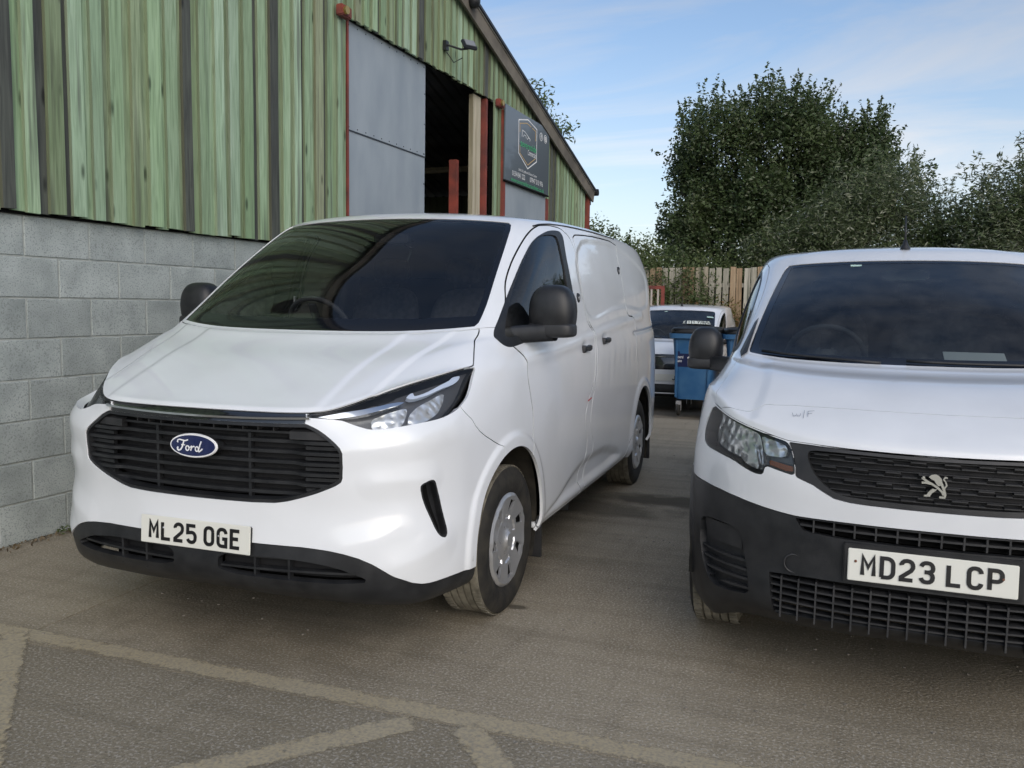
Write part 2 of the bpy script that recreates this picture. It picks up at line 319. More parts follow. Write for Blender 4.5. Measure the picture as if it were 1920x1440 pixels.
V1=dict(G=van1(),
  du=[18,18,18,26,28,28,28,38,44,40,40,36,24,14,8,8],
  dv=[5,10,13,16,18,18,18,16,28,24,28,24,10,6,3])
V1['us']=subdiv(0,V1['du']);V1['vs']=subdiv(0,V1['dv'])
def surf(V,sm=20):
    S=grid_eval(V['G'],V['us'],V['vs']); return smooth_grid(S,sm)
# ---------------- van 2 (compact van) control grid, local frame
QX=[0,.25,.45,.6,.715,.8,.855,.888,.908,.918,.92,.92,.915,.90,.87,.75,0]
QY=[0,.01,.05,.108,.19,.295,.42,.56,.80,1.15,1.7,2.4,3.2,3.9,4.25,4.37,4.40]
def van2():
    r=lambda *a: row(*a,px=QX,py=QY)
    G=[]
    G.append(r({0:.265,3:.25,4:.22,5:.17,7:.19,8:.26,16:.3},{0:0,4:.05,9:.03,15:.03,16:0},{0:.08,5:.07,8:.0,14:-.02,16:-.03}))
    G.append(r({0:.305,3:.30,4:.26,5:.22,7:.23,8:.30,16:.34},{0:0,4:.01,16:0},{0:.005,5:.012,8:0}))
    G.append(r({0:.40,5:.36,8:.40,16:.41},None,{0:-.012,3:-.01,6:0}))
    G.append(r({0:.49,16:.50},{0:0,6:-.002,8:0},{0:-.002,6:0}))
    G.append(r({0:.60,16:.61},None,{0:-.002,6:0}))
    G.append(r({0:.70,8:.72,16:.72},{0:0,5:.004,7:.0,8:-.002,14:0},{0:.0,4:.006,6:.0,8:0}))
    G.append(r({0:.80,8:.84,16:.86},{0:0,5:.012,8:.000,16:0},{0:.004,4:.01,8:0}))
    G.append([(0,.035,.940),(.25,.045,.943),(.44,.085,.955),(.585,.15,.98),(.69,.23,1.012),(.762,.335,1.045),(.82,.46,1.075),(.850,.625,1.08),(.878,.85,1.05),(.897,1.18,1.04),(.91,1.7,1.05),(.91,2.4,1.06),(.905,3.2,1.07),(.89,3.88,1.08),(.86,4.22,1.08),(.74,4.34,1.08),(0,4.38,1.08)])
    G.append([(0,.075,.975),(.25,.085,.978),(.43,.125,.99),(.57,.19,1.012),(.67,.275,1.043),(.742,.385,1.08),(.787,.525,1.105),(.823,.68,1.115),(.845,.88,1.10),(.862,1.2,1.10),(.878,1.7,1.11),(.892,2.4,1.12),(.892,3.2,1.13),(.885,3.86,1.14),(.855,4.2,1.14),(.74,4.32,1.14),(0,4.36,1.14)])
    G.append([(0,.42,1.135),(.25,.425,1.137),(.41,.445,1.143),(.53,.485,1.152),(.63,.545,1.165),(.705,.625,1.178),(.75,.73,1.182),(.789,.85,1.186),(.812,1.02,1.18),(.834,1.28,1.18),(.858,1.72,1.185),(.872,2.4,1.19),(.875,3.2,1.20),(.878,3.84,1.21),(.85,4.18,1.21),(.73,4.3,1.21),(0,4.34,1.21)])
    G.append([(0,.80,1.190),(.25,.81,1.191),(.41,.83,1.195),(.53,.86,1.20),(.635,.895,1.21),(.715,.95,1.222),(.745,1.0,1.232),(.775,1.09,1.24),(.805,1.23,1.24),(.835,1.45,1.24),(.862,1.78,1.245),(.875,2.4,1.25),(.883,3.2,1.26),(.868,3.82,1.27),(.84,4.15,1.27),(.72,4.27,1.27),(0,4.31,1.27)])
    G.append([(0,1.30,1.465),(.24,1.31,1.465),(.39,1.33,1.463),(.50,1.355,1.46),(.60,1.395,1.458),(.672,1.44,1.456),(.71,1.49,1.458),(.742,1.57,1.46),(.775,1.68,1.465),(.808,1.85,1.47),(.832,2.08,1.475),(.842,2.55,1.48),(.838,3.25,1.485),(.825,3.78,1.49),(.79,4.08,1.49),(.68,4.2,1.49),(0,4.24,1.49)])
    G.append([(0,1.84,1.692),(.22,1.85,1.690),(.37,1.875,1.685),(.47,1.90,1.680),(.56,1.935,1.674),(.618,1.97,1.666),(.665,2.01,1.668),(.70,2.07,1.675),(.732,2.16,1.685),(.758,2.28,1.69),(.778,2.45,1.70),(.792,2.8,1.71),(.79,3.35,1.715),(.745,3.75,1.70),(.71,4.0,1.695),(.6,4.1,1.69),(0,4.14,1.69)])
    G.append([(0,1.98,1.762),(.21,1.99,1.761),(.35,2.01,1.759),(.44,2.03,1.757),(.52,2.06,1.754),(.585,2.10,1.751),(.615,2.14,1.752),(.645,2.20,1.755),(.672,2.29,1.761),(.697,2.41,1.768),(.718,2.57,1.775),(.73,2.9,1.785),(.727,3.4,1.788),(.71,3.72,1.78),(.67,3.93,1.765),(.55,4.0,1.74),(0,4.03,1.74)])
    G.append([(0,2.15,1.788),(.14,2.155,1.788),(.24,2.17,1.787),(.31,2.19,1.786),(.37,2.21,1.785),(.41,2.25,1.784),(.43,2.28,1.785),(.45,2.33,1.787),(.465,2.41,1.79),(.48,2.52,1.794),(.49,2.7,1.799),(.495,3.0,1.806),(.49,3.45,1.808),(.475,3.68,1.785),(.44,3.85,1.78),(.38,3.9,1.775),(0,3.93,1.775)])
    G.append([(0,2.40,1.805)]*5+[(0,2.42,1.805),(0,2.44,1.805),(0,2.47,1.805),(0,2.52,1.806),(0,2.62,1.808),(0,2.8,1.812),(0,3.05,1.816),(0,3.45,1.818),(0,3.65,1.81),(0,3.8,1.795),(0,3.84,1.79),(0,3.86,1.79)])
    return np.array(G,float)
V2=dict(G=van2(),
  du=[18,16,16,20,20,20,20,20,16,12,12,12,8,6,4,4],
  dv=[4,8,10,14,14,16,16,14,24,20,26,20,8,5,3])
V2['us']=subdiv(0,V2['du']);V2['vs']=subdiv(0,V2['dv'])
UV1={
'headlight':[(1.977, 6.952), (2.221, 7.16), (2.678, 7.22), (3.072, 7.408), (3.459, 7.535), (3.247, 7.893), (4.657, 7.343), (5.717, 7.305), (6.862, 7.575), (6.908, 7.301), (6.802, 6.814), (6.656, 6.602), (6.3, 6.446), (6.003, 6.374), (5.606, 6.317), (4.776, 6.297), (3.985, 6.267), (3.585, 6.296), (3.227, 6.434), (2.914, 6.612), (2.694, 6.671), (2.202, 6.762), (2.0, 6.815), (1.977, 7.048)],
'grille':[(0.718, 7.057), (1.977, 6.952), (1.996, 6.678), (2.28, 6.41), (2.769, 6.027), (2.919, 5.893), (3.007, 5.738), (3.04, 5.344), (3.035, 5.0), (3.002, 4.904), (2.816, 4.781), (2.146, 4.492), (1.606, 4.255), (1.405, 4.196), (1.179, 4.175), (0.745, 4.161)],
'black_top':[(0.991, 2.889), (1.932, 2.855), (3.003, 2.694), (3.128, 2.701), (3.375, 2.54), (3.719, 2.339), (4.325, 1.911), (4.805, 1.642), (5.085, 1.54), (5.317, 1.494), (5.941, 1.453), (6.802, 1.379)],
'vent':[(5.049, 4.636), (5.083, 4.73), (5.345, 4.828), (5.463, 4.802), (5.535, 4.694), (5.673, 4.19), (5.844, 3.286), (5.85, 3.031), (5.772, 2.932), (5.628, 3.01), (5.509, 3.19), (5.332, 3.729), (5.142, 4.234)],
'lower_mid':[(0.47, 2.375), (1.004, 2.431), (1.632, 2.419), (2.818, 2.208), (3.466, 1.911), (3.674, 1.664), (2.802, 1.535), (1.802, 1.551), (0.454, 1.632)],
'win_outer':[(7.783, 8.817), (7.454, 9.054), (6.788, 9.825), (6.533, 10.117), (6.474, 10.329), (6.501, 10.534), (6.694, 10.835), (6.962, 11.139), (7.348, 11.477), (7.834, 11.67), (8.59, 11.845), (9.097, 11.901), (9.558, 11.907), (9.734, 11.749), (9.895, 11.446), (10.043, 11.105), (10.146, 10.742), (10.204, 10.421), (10.183, 10.233), (10.073, 10.01), (9.465, 9.735), (8.881, 9.129), (8.125, 8.935)],
'win_glass':[(6.776, 10.766), (7.177, 11.21), (7.679, 11.578), (8.217, 11.715), (8.948, 11.767), (9.311, 11.75), (9.542, 11.555), (9.865, 11.142), (10.037, 10.696), (10.081, 10.356), (10.02, 10.123), (9.458, 9.957), (8.752, 9.789), (7.768, 9.437), (7.504, 9.387), (7.095, 9.866), (6.829, 10.228), (6.711, 10.516)],
'door_front':[(6.48, 10.516), (6.031, 10.718), (5.973, 10.894), (6.07, 11.135), (6.346, 11.366), (6.794, 11.626), (7.333, 11.868), (7.957, 12.086), (8.797, 12.331)],
'gutter':[(7.957, 12.086), (8.797, 12.331), (9.826, 12.317), (10.305, 12.359), (10.921, 12.368)],
'door_front_low':[(8.15, 8.802), (8.466, 8.359), (8.613, 7.888), (8.635, 7.162), (8.511, 8.3), (8.631, 7.466), (8.599, 6.777), (8.684, 6.386), (8.771, 5.884), (8.744, 5.179), (8.726, 4.75)],
'door_rear':[(9.557, 11.925), (9.973, 11.78), (10.209, 11.483), (10.294, 11.156), (10.396, 10.642), (10.432, 10.218), (10.558, 9.449), (10.582, 8.143), (10.548, 6.628), (10.556, 6.937), (10.53, 6.266)],
'door_rear_low':[(10.509, 6.25), (10.344, 5.694), (10.264, 5.052), (10.271, 4.544), (10.347, 3.677), (10.283, 2.877), (10.162, 2.068), (10.281, 0.562)],
'slide_front_low':[(10.53, 6.241), (10.467, 5.616), (10.412, 4.684), (10.463, 3.986), (10.518, 3.419), (10.467, 2.875), (10.35, 2.378), (10.332, 2.149)],
'slide_rear':[(11.63, 11.816), (11.619, 11.498), (11.668, 10.691), (11.676, 10.144), (11.923, 9.996), (11.937, 8.703), (11.914, 7.62), (11.88, 6.634), (11.929, 6.076)],
'slide_top':[(10.107, 11.892), (10.672, 11.946), (11.601, 12.03)],
'rail':[(11.884, 8.019), (12.35, 8.208), (13.493, 8.408)],
'rail_top':[(11.944, 9.945), (12.537, 10.027)],
'bonnet_side':[(6.782, 7.462), (6.709, 8.234), (6.505, 8.805), (5.712, 9.69), (5.37, 10.017)],
'bumper_seam':[(6.404, 6.409), (6.77, 6.2), (7.378, 5.568), (7.454, 5.399)],
'handle1':[(10.317, 7.913)],
'handle2':[(10.881, 8.182)],
'lock1':[(10.283, 10.519)],
'lock2':[(11.565, 11.198)],
'panel_recess':[(10.151, 11.828), (11.551, 11.953), (13.201, 11.286), (13.069, 10.481), (12.912, 10.226), (12.384, 10.134), (11.694, 10.283), (11.221, 10.248), (10.505, 9.891)],
'arch_lip':[(6.218, 1.576), (6.428, 2.68), (6.69, 3.684), (7.032, 4.607), (7.343, 5.331), (7.666, 5.81), (8.025, 6.001), (8.362, 6.044), (8.641, 5.961), (8.893, 5.475)],
'hood_crease_o':[(2.762, 7.039), (2.91, 8.768), (3.108, 9.616), (4.023, 9.924)],
'swage':[(8.551, 8.007), (9.438, 8.036), (10.115, 8.352), (10.783, 8.873), (11.553, 9.695)],
'bump_crease1':[(3.797, 4.864), (4.446, 4.888), (5.345, 4.839)],
'bump_crease2':[(3.43, 3.628), (4.039, 3.437), (4.412, 3.561), (3.791, 3.178), (3.215, 2.936)],
'bump_crease3':[(5.785, 2.802), (5.074, 2.46), (4.323, 2.23)],
'bump_crease4':[(3.005, 5.804), (3.778, 5.852), (4.803, 6.025), (6.004, 6.197)],
'side_low':[(9.266, 1.543), (9.631, 2.173), (9.915, 2.725), (10.158, 3.035), (10.566, 3.14), (10.916, 3.045)],
'sill_line':[(8.981, 0.132), (10.328, 0.314), (11.57, 1.319)],
'drl1':[(4.439, 6.943), (4.666, 7.063), (4.753, 6.912), (5.309, 6.951), (6.005, 7.067), (6.091, 7.199), (6.439, 7.205), (6.382, 7.02), (6.153, 6.93), (5.315, 6.867), (4.688, 6.857)],
'drl2':[(2.007, 6.882), (2.272, 6.982), (2.91, 7.047), (3.608, 6.926), (4.223, 6.876), (4.486, 6.827), (4.349, 6.797), (3.725, 6.788), (3.162, 6.809), (2.577, 6.789), (2.156, 6.799)],
'refl1':[(3.518, 6.675), (3.886, 6.722), (4.557, 6.755), (4.633, 6.653), (4.53, 6.445), (4.221, 6.37), (3.812, 6.377), (3.581, 6.442)],
'refl2':[(4.683, 6.596), (4.948, 6.725), (5.454, 6.773), (5.971, 6.822), (5.991, 6.642), (5.798, 6.483), (5.349, 6.42), (4.706, 6.39)],
'marker':[(10.417, 5.603), (10.299, 5.655)],
}
UV2={
'headlight':[(5.35, 6.947), (4.688, 6.96), (4.156, 6.959), (3.569, 6.987), (3.113, 6.994), (2.671, 6.965), (2.252, 6.926), (2.121, 6.612), (2.055, 6.287), (2.05, 6.1), (2.394, 6.152), (2.795, 6.203), (2.785, 5.962), (3.025, 5.954), (3.307, 6.014), (3.807, 6.153), (4.643, 6.165), (5.316, 6.168), (5.673, 6.23), (5.758, 6.351)],
'lens':[(5.275, 6.896), (4.648, 6.895), (4.128, 6.887), (3.217, 6.918), (3.113, 6.822), (2.986, 6.501), (2.935, 6.044), (3.257, 6.091), (3.669, 6.197), (4.452, 6.23), (5.086, 6.267), (5.306, 6.357)],
'lens2':[(3.105, 6.876), (2.658, 6.867), (2.35, 6.825), (2.278, 6.662), (2.335, 6.459), (2.913, 6.4), (3.034, 6.647)],
'grille':[(2.252, 6.926), (1.631, 7.029), (1.11, 7.065), (0.375, 7.016), (0.086, 7.025), (0.059, 5.57), (0.816, 5.537), (1.073, 5.549), (1.306, 5.606), (1.493, 5.767), (1.694, 5.94), (2.022, 6.091), (2.098, 6.574)],
'black_top':[(6.494, 5.09), (5.12, 5.185), (4.226, 5.157), (3.465, 5.069), (2.633, 4.906), (1.961, 4.805), (1.491, 4.817), (1.051, 4.835), (0.222, 4.864)],
'upper_air':[(1.996, 4.747), (1.49, 4.777), (1.05, 4.789), (0.221, 4.805), (0.209, 4.254), (0.665, 4.252), (1.178, 4.254), (1.634, 4.298), (1.838, 4.349), (1.896, 4.494)],
'lower_air':[(2.474, 2.777), (1.592, 2.851), (0.752, 2.865), (0.178, 2.844), (0.144, 1.206), (0.42, 1.215), (1.271, 1.169), (2.409, 1.022)],
'fog':[(5.202, 3.813), (4.58, 4.012), (3.871, 4.008), (3.387, 3.944), (3.267, 3.716), (3.189, 3.288), (3.098, 2.904), (3.035, 2.546), (2.988, 1.687), (3.643, 1.685), (4.269, 1.772), (4.664, 2.046), (4.989, 2.433), (5.249, 3.147)],
'fogblank':[(5.074, 3.783), (4.574, 3.944), (3.866, 3.929), (3.445, 3.859), (3.322, 3.632), (3.24, 3.154), (3.819, 3.158), (4.91, 3.157)],
'hoodseam':[(5.269, 6.948), (4.935, 7.017), (4.512, 7.298), (3.165, 8.297), (2.372, 8.418), (1.699, 8.47), (1.137, 8.495), (0.584, 8.505), (0.229, 8.501)],
'bonnet_side':[(5.272, 6.909), (5.764, 8.045), (6.627, 8.69), (7.366, 9.161), (6.973, 9.39)],
'wf':[(2.313, 8.273)],
'wf2':[(1.92, 8.318)],
'badge':[(0.02, 6.345)],
'lensbig':[(5.291, 6.696), (4.795, 6.809), (4.003, 6.806), (3.466, 6.855), (3.188, 6.752), (3.11, 6.627), (3.45, 6.475), (3.956, 6.413), (4.829, 6.385)],
'lenslow':[(3.705, 6.355), (3.143, 6.659), (2.936, 6.058), (3.257, 6.091), (3.597, 6.191)],
'washer1':[(2.584, 6.404)],
}
# ------------------------------------------------------------------ shell mesh toolkit
class Sh: pass
def grid_normals(S):
    du = np.gradient(S, axis=1); dv = np.gradient(S, axis=0)
    dv[:, :] = np.where(np.linalg.norm(dv, axis=2, keepdims=True) < 1e-9, np.array([0, 1e-6, 1e-6]), dv)
    du = np.where(np.linalg.norm(du, axis=2, keepdims=True) < 1e-7, np.array([1e-6, 0, 0]), du)
    N = np.cross(du, dv); L = np.linalg.norm(N, axis=2, keepdims=True); N = N/np.maximum(L, 1e-12)
    N[:, 0, 0] = 0; N[:, -1, 0] = 0; N = np.where(L < 1e-12, np.array([0, 0, 1.]), N)
    N /= np.maximum(np.linalg.norm(N, axis=2, keepdims=True), 1e-9)
    return N
def shell(S, V, detail=None):
    M = Sh(); h, w, _ = S.shape; M.S = S; M.us = V['us']; M.vs = V['vs']
    uu, vv = np.meshgrid(M.us, M.vs)
    M.UV = np.stack([uu.ravel(), vv.ravel()], 1); N = grid_normals(S)
    M.P = S.reshape(-1, 3).copy()
    if detail is not None:
        D = detail(M).reshape(h, w, 1)
        S = S+N*D; S = smooth_grid(S, 1); N = grid_normals(S); M.P = S.reshape(-1, 3)
        M.S = S
    M.N = N.reshape(-1, 3)
    idx = np.arange(h*w).reshape(h, w); a, b, c, d = idx[:-1, :-1].ravel(), idx[:-1, 1:].ravel(), idx[1:, 1:].ravel(), idx[1:, :-1].ravel()
    T = np.concatenate([np.stack([a, b, c], 1), np.stack([a, c, d], 1)])
    ar = np.linalg.norm(np.cross(M.P[T[:, 1]]-M.P[T[:, 0]], M.P[T[:, 2]]-M.P[T[:, 0]]), axis=1); M.T = T[ar > 1e-10]
    return M
def ev(M, uv):
    u = np.clip(uv[:, 0], 0, M.us[-1]); v = np.clip(uv[:, 1], 0, M.vs[-1])
    i = np.clip(np.searchsorted(M.us, u, 'right')-1, 0, len(M.us)-2); j = np.clip(np.searchsorted(M.vs, v, 'right')-1, 0, len(M.vs)-2)
    a = ((u-M.us[i])/(M.us[i+1]-M.us[i]))[:, None]; b = ((v-M.vs[j])/(M.vs[j+1]-M.vs[j]))[:, None]
    S = M.S
    return S[j, i]*(1-a)*(1-b)+S[j, i+1]*a*(1-b)+S[j+1, i]*(1-a)*b+S[j+1, i+1]*a*b
def like(M, P, N, UV, T):
    R = Sh(); R.S = M.S; R.us = M.us; R.vs = M.vs; R.P = P; R.N = N; R.UV = UV; R.T = T; return R
def chaikin(poly, it=1):
    for _ in range(it):
        q = []
        for i in range(len(poly)):
            a, b = poly[i], poly[(i+1) % len(poly)]
            if min(a[0], b[0]) < 0 or min(a[1], b[1]) < 0: q.append(a); continue
            q += [(a[0]*.8+b[0]*.2, a[1]*.8+b[1]*.2), (a[0]*.2+b[0]*.8, a[1]*.2+b[1]*.8)]
        poly = q
    return poly
def seg_dist(P, A, B):
    d = B-A; L = (d*d).sum(1); L = np.maximum(L, 1e-14)
    best = np.full(len(P), 9.)
    for k in range(0, len(P), 6000):
        p = P[k:k+6000, None]-A[None]; t = np.clip((p*d[None]).sum(2)/L[None], 0, 1); q = p-t[..., None]*d[None]
        best[k:k+6000] = np.sqrt((q*q).sum(2).min(1))
    return best
def sdf(M, poly, closed=True, rng=.12, smooth=0):
    """signed distance (metres, + inside) to a region outlined in surface coordinates"""
    if smooth: poly = chaikin(poly, smooth)
    pl = np.array(poly, float); n = len(pl); A = []; B = []
    for i in range(n if closed else n-1):
        a, b = pl[i], pl[(i+1) % n]
        if (a[0] < 0 and b[0] < 0) or (a[1] < 0 and b[1] < 0): continue
        k = max(1, int(np.ceil(np.abs(b-a).max()*6)))
        t = np.linspace(0, 1, k+1)
        for ax in (0, 1):
            if (a[ax] < 0) != (b[ax] < 0): t = np.sort(np.append(t, a[ax]/(a[ax]-b[ax])))
        t = t[:, None]; q = a*(1-t)+b*t; ok = (q[:-1, 0] >= -1e-6) & (q[1:, 0] >= -1e-6) & (q[:-1, 1] >= -1e-6) & (q[1:, 1] >= -1e-6)
        E = ev(M, q); A += list(E[:-1][ok]); B += list(E[1:][ok])
    A = np.array(A); B = np.array(B)
    lo = np.minimum(A.min(0), B.min(0))-rng; hi = np.maximum(A.max(0), B.max(0))+rng
    near = ((M.P > lo) & (M.P < hi)).all(1); d = np.full(len(M.P), rng)
    if near.any(): d[near] = np.minimum(seg_dist(M.P[near], A, B), rng)
    if not closed: return d
    x, y = M.UV[:, 0], M.UV[:, 1]; ins = np.zeros(len(x), bool)
    for i in range(n):
        x1, y1 = pl[i]; x2, y2 = pl[(i+1) % n]
        if y1 == y2: continue
        c = (y1 > y) != (y2 > y); ins ^= c & (x < (x2-x1)*(y-y1)/(y2-y1)+x1)
    return np.where(ins, d, -d)
def clip(M, f):
    f = np.where(np.abs(f) < 1e-7, 1e-7, f); s = f > 0; T = M.T; k = s[T].sum(1)
    full = T[k == 3]; nT = [full]; P, N, UV = M.P, M.N, M.UV
    one = T[k == 1]; two = T[k == 2]; new = []
    def rot(t, val):
        m = s[t] == val; r = m.argmax(1); i = np.arange(len(t)); return t[i, r], t[i, (r+1) % 3], t[i, (r+2) % 3]
    pairs = []
    if len(one): a1, b1, c1 = rot(one, True); pairs += [np.stack([a1, b1], 1), np.stack([a1, c1], 1)]
    if len(two): a2, b2, c2 = rot(two, False); pairs += [np.stack([a2, b2], 1), np.stack([a2, c2], 1)]
    if pairs:
        E = np.sort(np.concatenate(pairs), 1); U, inv = np.unique(E, axis=0, return_inverse=True); inv = inv.ravel()
        t = (f[U[:, 0]]/(f[U[:, 0]]-f[U[:, 1]]))[:, None]
        lerp = lambda X: X[U[:, 0]]*(1-t)+X[U[:, 1]]*t
        b = len(P); P = np.concatenate([P, lerp(P)]); nn = lerp(N); nn /= np.maximum(np.linalg.norm(nn, axis=1, keepdims=True), 1e-9); N = np.concatenate([N, nn]); UV = np.concatenate([UV, lerp(UV)])
        o = 0
        if len(one):
            ab = inv[o:o+len(one)]+b; ac = inv[o+len(one):o+2*len(one)]+b; o += 2*len(one); nT.append(np.stack([a1, ab, ac], 1))
        if len(two):
            ab = inv[o:o+len(two)]+b; ac = inv[o+len(two):o+2*len(two)]+b; nT += [np.stack([ab, b2, c2], 1), np.stack([ab, c2, ac], 1)]
    T = np.concatenate(nT); used, inv2 = np.unique(T, return_inverse=True)
    return like(M, P[used], N[used], UV[used], inv2.reshape(-1, 3))
def cut(M, f, gap=0): return clip(M, f-gap/2), clip(M, -f-gap/2)
def offset(M, d): return like(M, M.P-M.N*d, M.N, M.UV, M.T)
def boundary(M):
    E = np.concatenate([M.T[:, [0, 1]], M.T[:, [1, 2]], M.T[:, [2, 0]]]); key = np.sort(E, 1)
    U, inv, cnt = np.unique(key, axis=0, return_inverse=True, return_counts=True); inv = inv.ravel(); B = E[cnt[inv] == 1]
    keep = ~((np.abs(M.P[B[:, 0], 0]) < 1e-4) & (np.abs(M.P[B[:, 1], 0]) < 1e-4)); return B[keep]
def sh_geo(M, side=0, flange=0, fdir=None):
    """side 0: both halves; 1: +x; -1: mirrored. returns P, T, N"""
    P, T, N = M.P, M.T, M.N
    if flange:
        B = boundary(M); a, b = M.P[B[:, 0]], M.P[B[:, 1]]; d = -M.N if fdir is None else np.tile(fdir, (len(M.P), 1))
        a2, b2 = a+d[B[:, 0]]*flange, b+d[B[:, 1]]*flange; fn = np.cross(b-a, a2-a); fn /= np.maximum(np.linalg.norm(fn, axis=1, keepdims=True), 1e-9)
        m = len(B); base = len(P); P = np.concatenate([P, a, b, b2, a2]); N = np.concatenate([N, -fn, -fn, -fn, -fn]); i = np.arange(m)+base
        T = np.concatenate([T, np.stack([i, i+2*m, i+m], 1), np.stack([i, i+3*m, i+2*m], 1)])
    mir = np.array([-1, 1, 1.])
    if side == 0:
        n = len(P); P = np.concatenate([P, P*mir]); N = np.concatenate([N, N*mir]); T = np.concatenate([T, T[:, ::-1]+n])
    elif side == -1: P, N, T = P*mir, N*mir, T[:, ::-1]
    return P, T, N
def sh_obj(name, M, m, parent, side=0, flange=0, fdir=None, **k):
    P, T, N = sh_geo(M, side, flange, fdir)
    return obj(name, npmesh(name, P, np.ascontiguousarray(T), m, N), parent, **k)
def sides(name, M, m, parent, flange=0, **k):
    return [sh_obj(name, M, m, parent, s, flange, **k) for s in (1, -1)]
def sstep(x, a, b):
    t = np.clip((x-a)/(b-a), 0, 1); return t*t*(3-2*t)
def front_poly(M, xm, z0, z1, ymax=1.0):
    """depth of the nose at a given (x, z), solved on the surface itself"""
    st = {}
    def f(x, z):
        x = abs(x); key = (round(x, 4), round(z, 4))
        if key in st: return st[key]
        S = M.S; m = (S[..., 1] < ymax+.2) & (S[..., 2] < z1+.15); D = np.where(m, (S[..., 0]-x)**2+(S[..., 2]-z)**2, 9)
        j, i = np.unravel_index(D.argmin(), D.shape); uv = np.array([M.us[i], M.vs[j]], float)
        for _ in range(6):
            e = .02; q = ev(M, np.array([uv, uv+[e, 0], uv+[0, e]])); J = np.array([[q[1][0]-q[0][0], q[2][0]-q[0][0]], [q[1][2]-q[0][2], q[2][2]-q[0][2]]])/e
            try: duv = np.linalg.solve(J, np.array([x-q[0][0], z-q[0][2]]))
            except Exception: break
            uv = np.clip(uv+np.clip(duv, -.3, .3), 0, [M.us[-1], M.vs[-1]])
        st[key] = float(ev(M, uv[None])[0][1]); return st[key]
    return f
def bar_mesh(mb, yf, z, xs, dep, h, thick, zdrop=None):
    """horizontal bar following the nose: dep(x) recess, h height"""
    V = []; F = []
    for x in xs:
        y = yf(x, z)+dep(x); z0 = z+(zdrop(x) if zdrop else 0)
        V += [(x, y, z0+h*.30), (x, y+thick, z0+h/2), (x, y+thick, z0-h/2), (x, y, z0-h*.30)]
    for i in range(len(xs)-1):
        for k in range(4): F.append((i*4+k, i*4+(k+1) % 4, (i+1)*4+(k+1) % 4, (i+1)*4+k))
    F += [(0, 1, 2, 3), tuple(len(V)-4+k for k in (3, 2, 1, 0))]
    mb.add(V, F)
def plate(parent, text, c, tilt, rows, yaw=0):
    pl = empty('number_plate', c, rot=(tilt, 0, yaw)); pl.parent = parent
    MB().box((0, 0, 0), (.52, .006, .111), bev=.0025).build('plate_panel', PLATE, pl, auto=30)
    # seven 50 mm characters, 11 mm apart, 33 mm group gap
    tot = 7*.050+5*.011+.033; x = -tot/2
    for ch in text:
        if ch == ' ': x += .033-.011; continue
        if ch == '_': x += .061; continue
        mb = MB(); M = Matrix.Translation((x+.007, -.0058, -H_/2))
        for k, s in enumerate(glyph(ch)): stroke(mb, s, .0135, M @ Matrix.Translation((0, -.0002*k, 0)), .002)
        mb.build('character', PLCH, pl); x += .061
    for rx in rows:
        MB().lathe([(0, -.0062), (.004, -.0058), (.005, -.003)], 10, 'y', (rx, 0, .012 if rx < 0 else .006)).build('fixing_screw', SILVER if rows is not R2 else mat_rust, pl, smooth=True)
    return pl
R1 = (-.147, .117); R2 = (-.235, .215); mat_rust = mat('plate_screw_rust', (.16, .06, .03), .6)
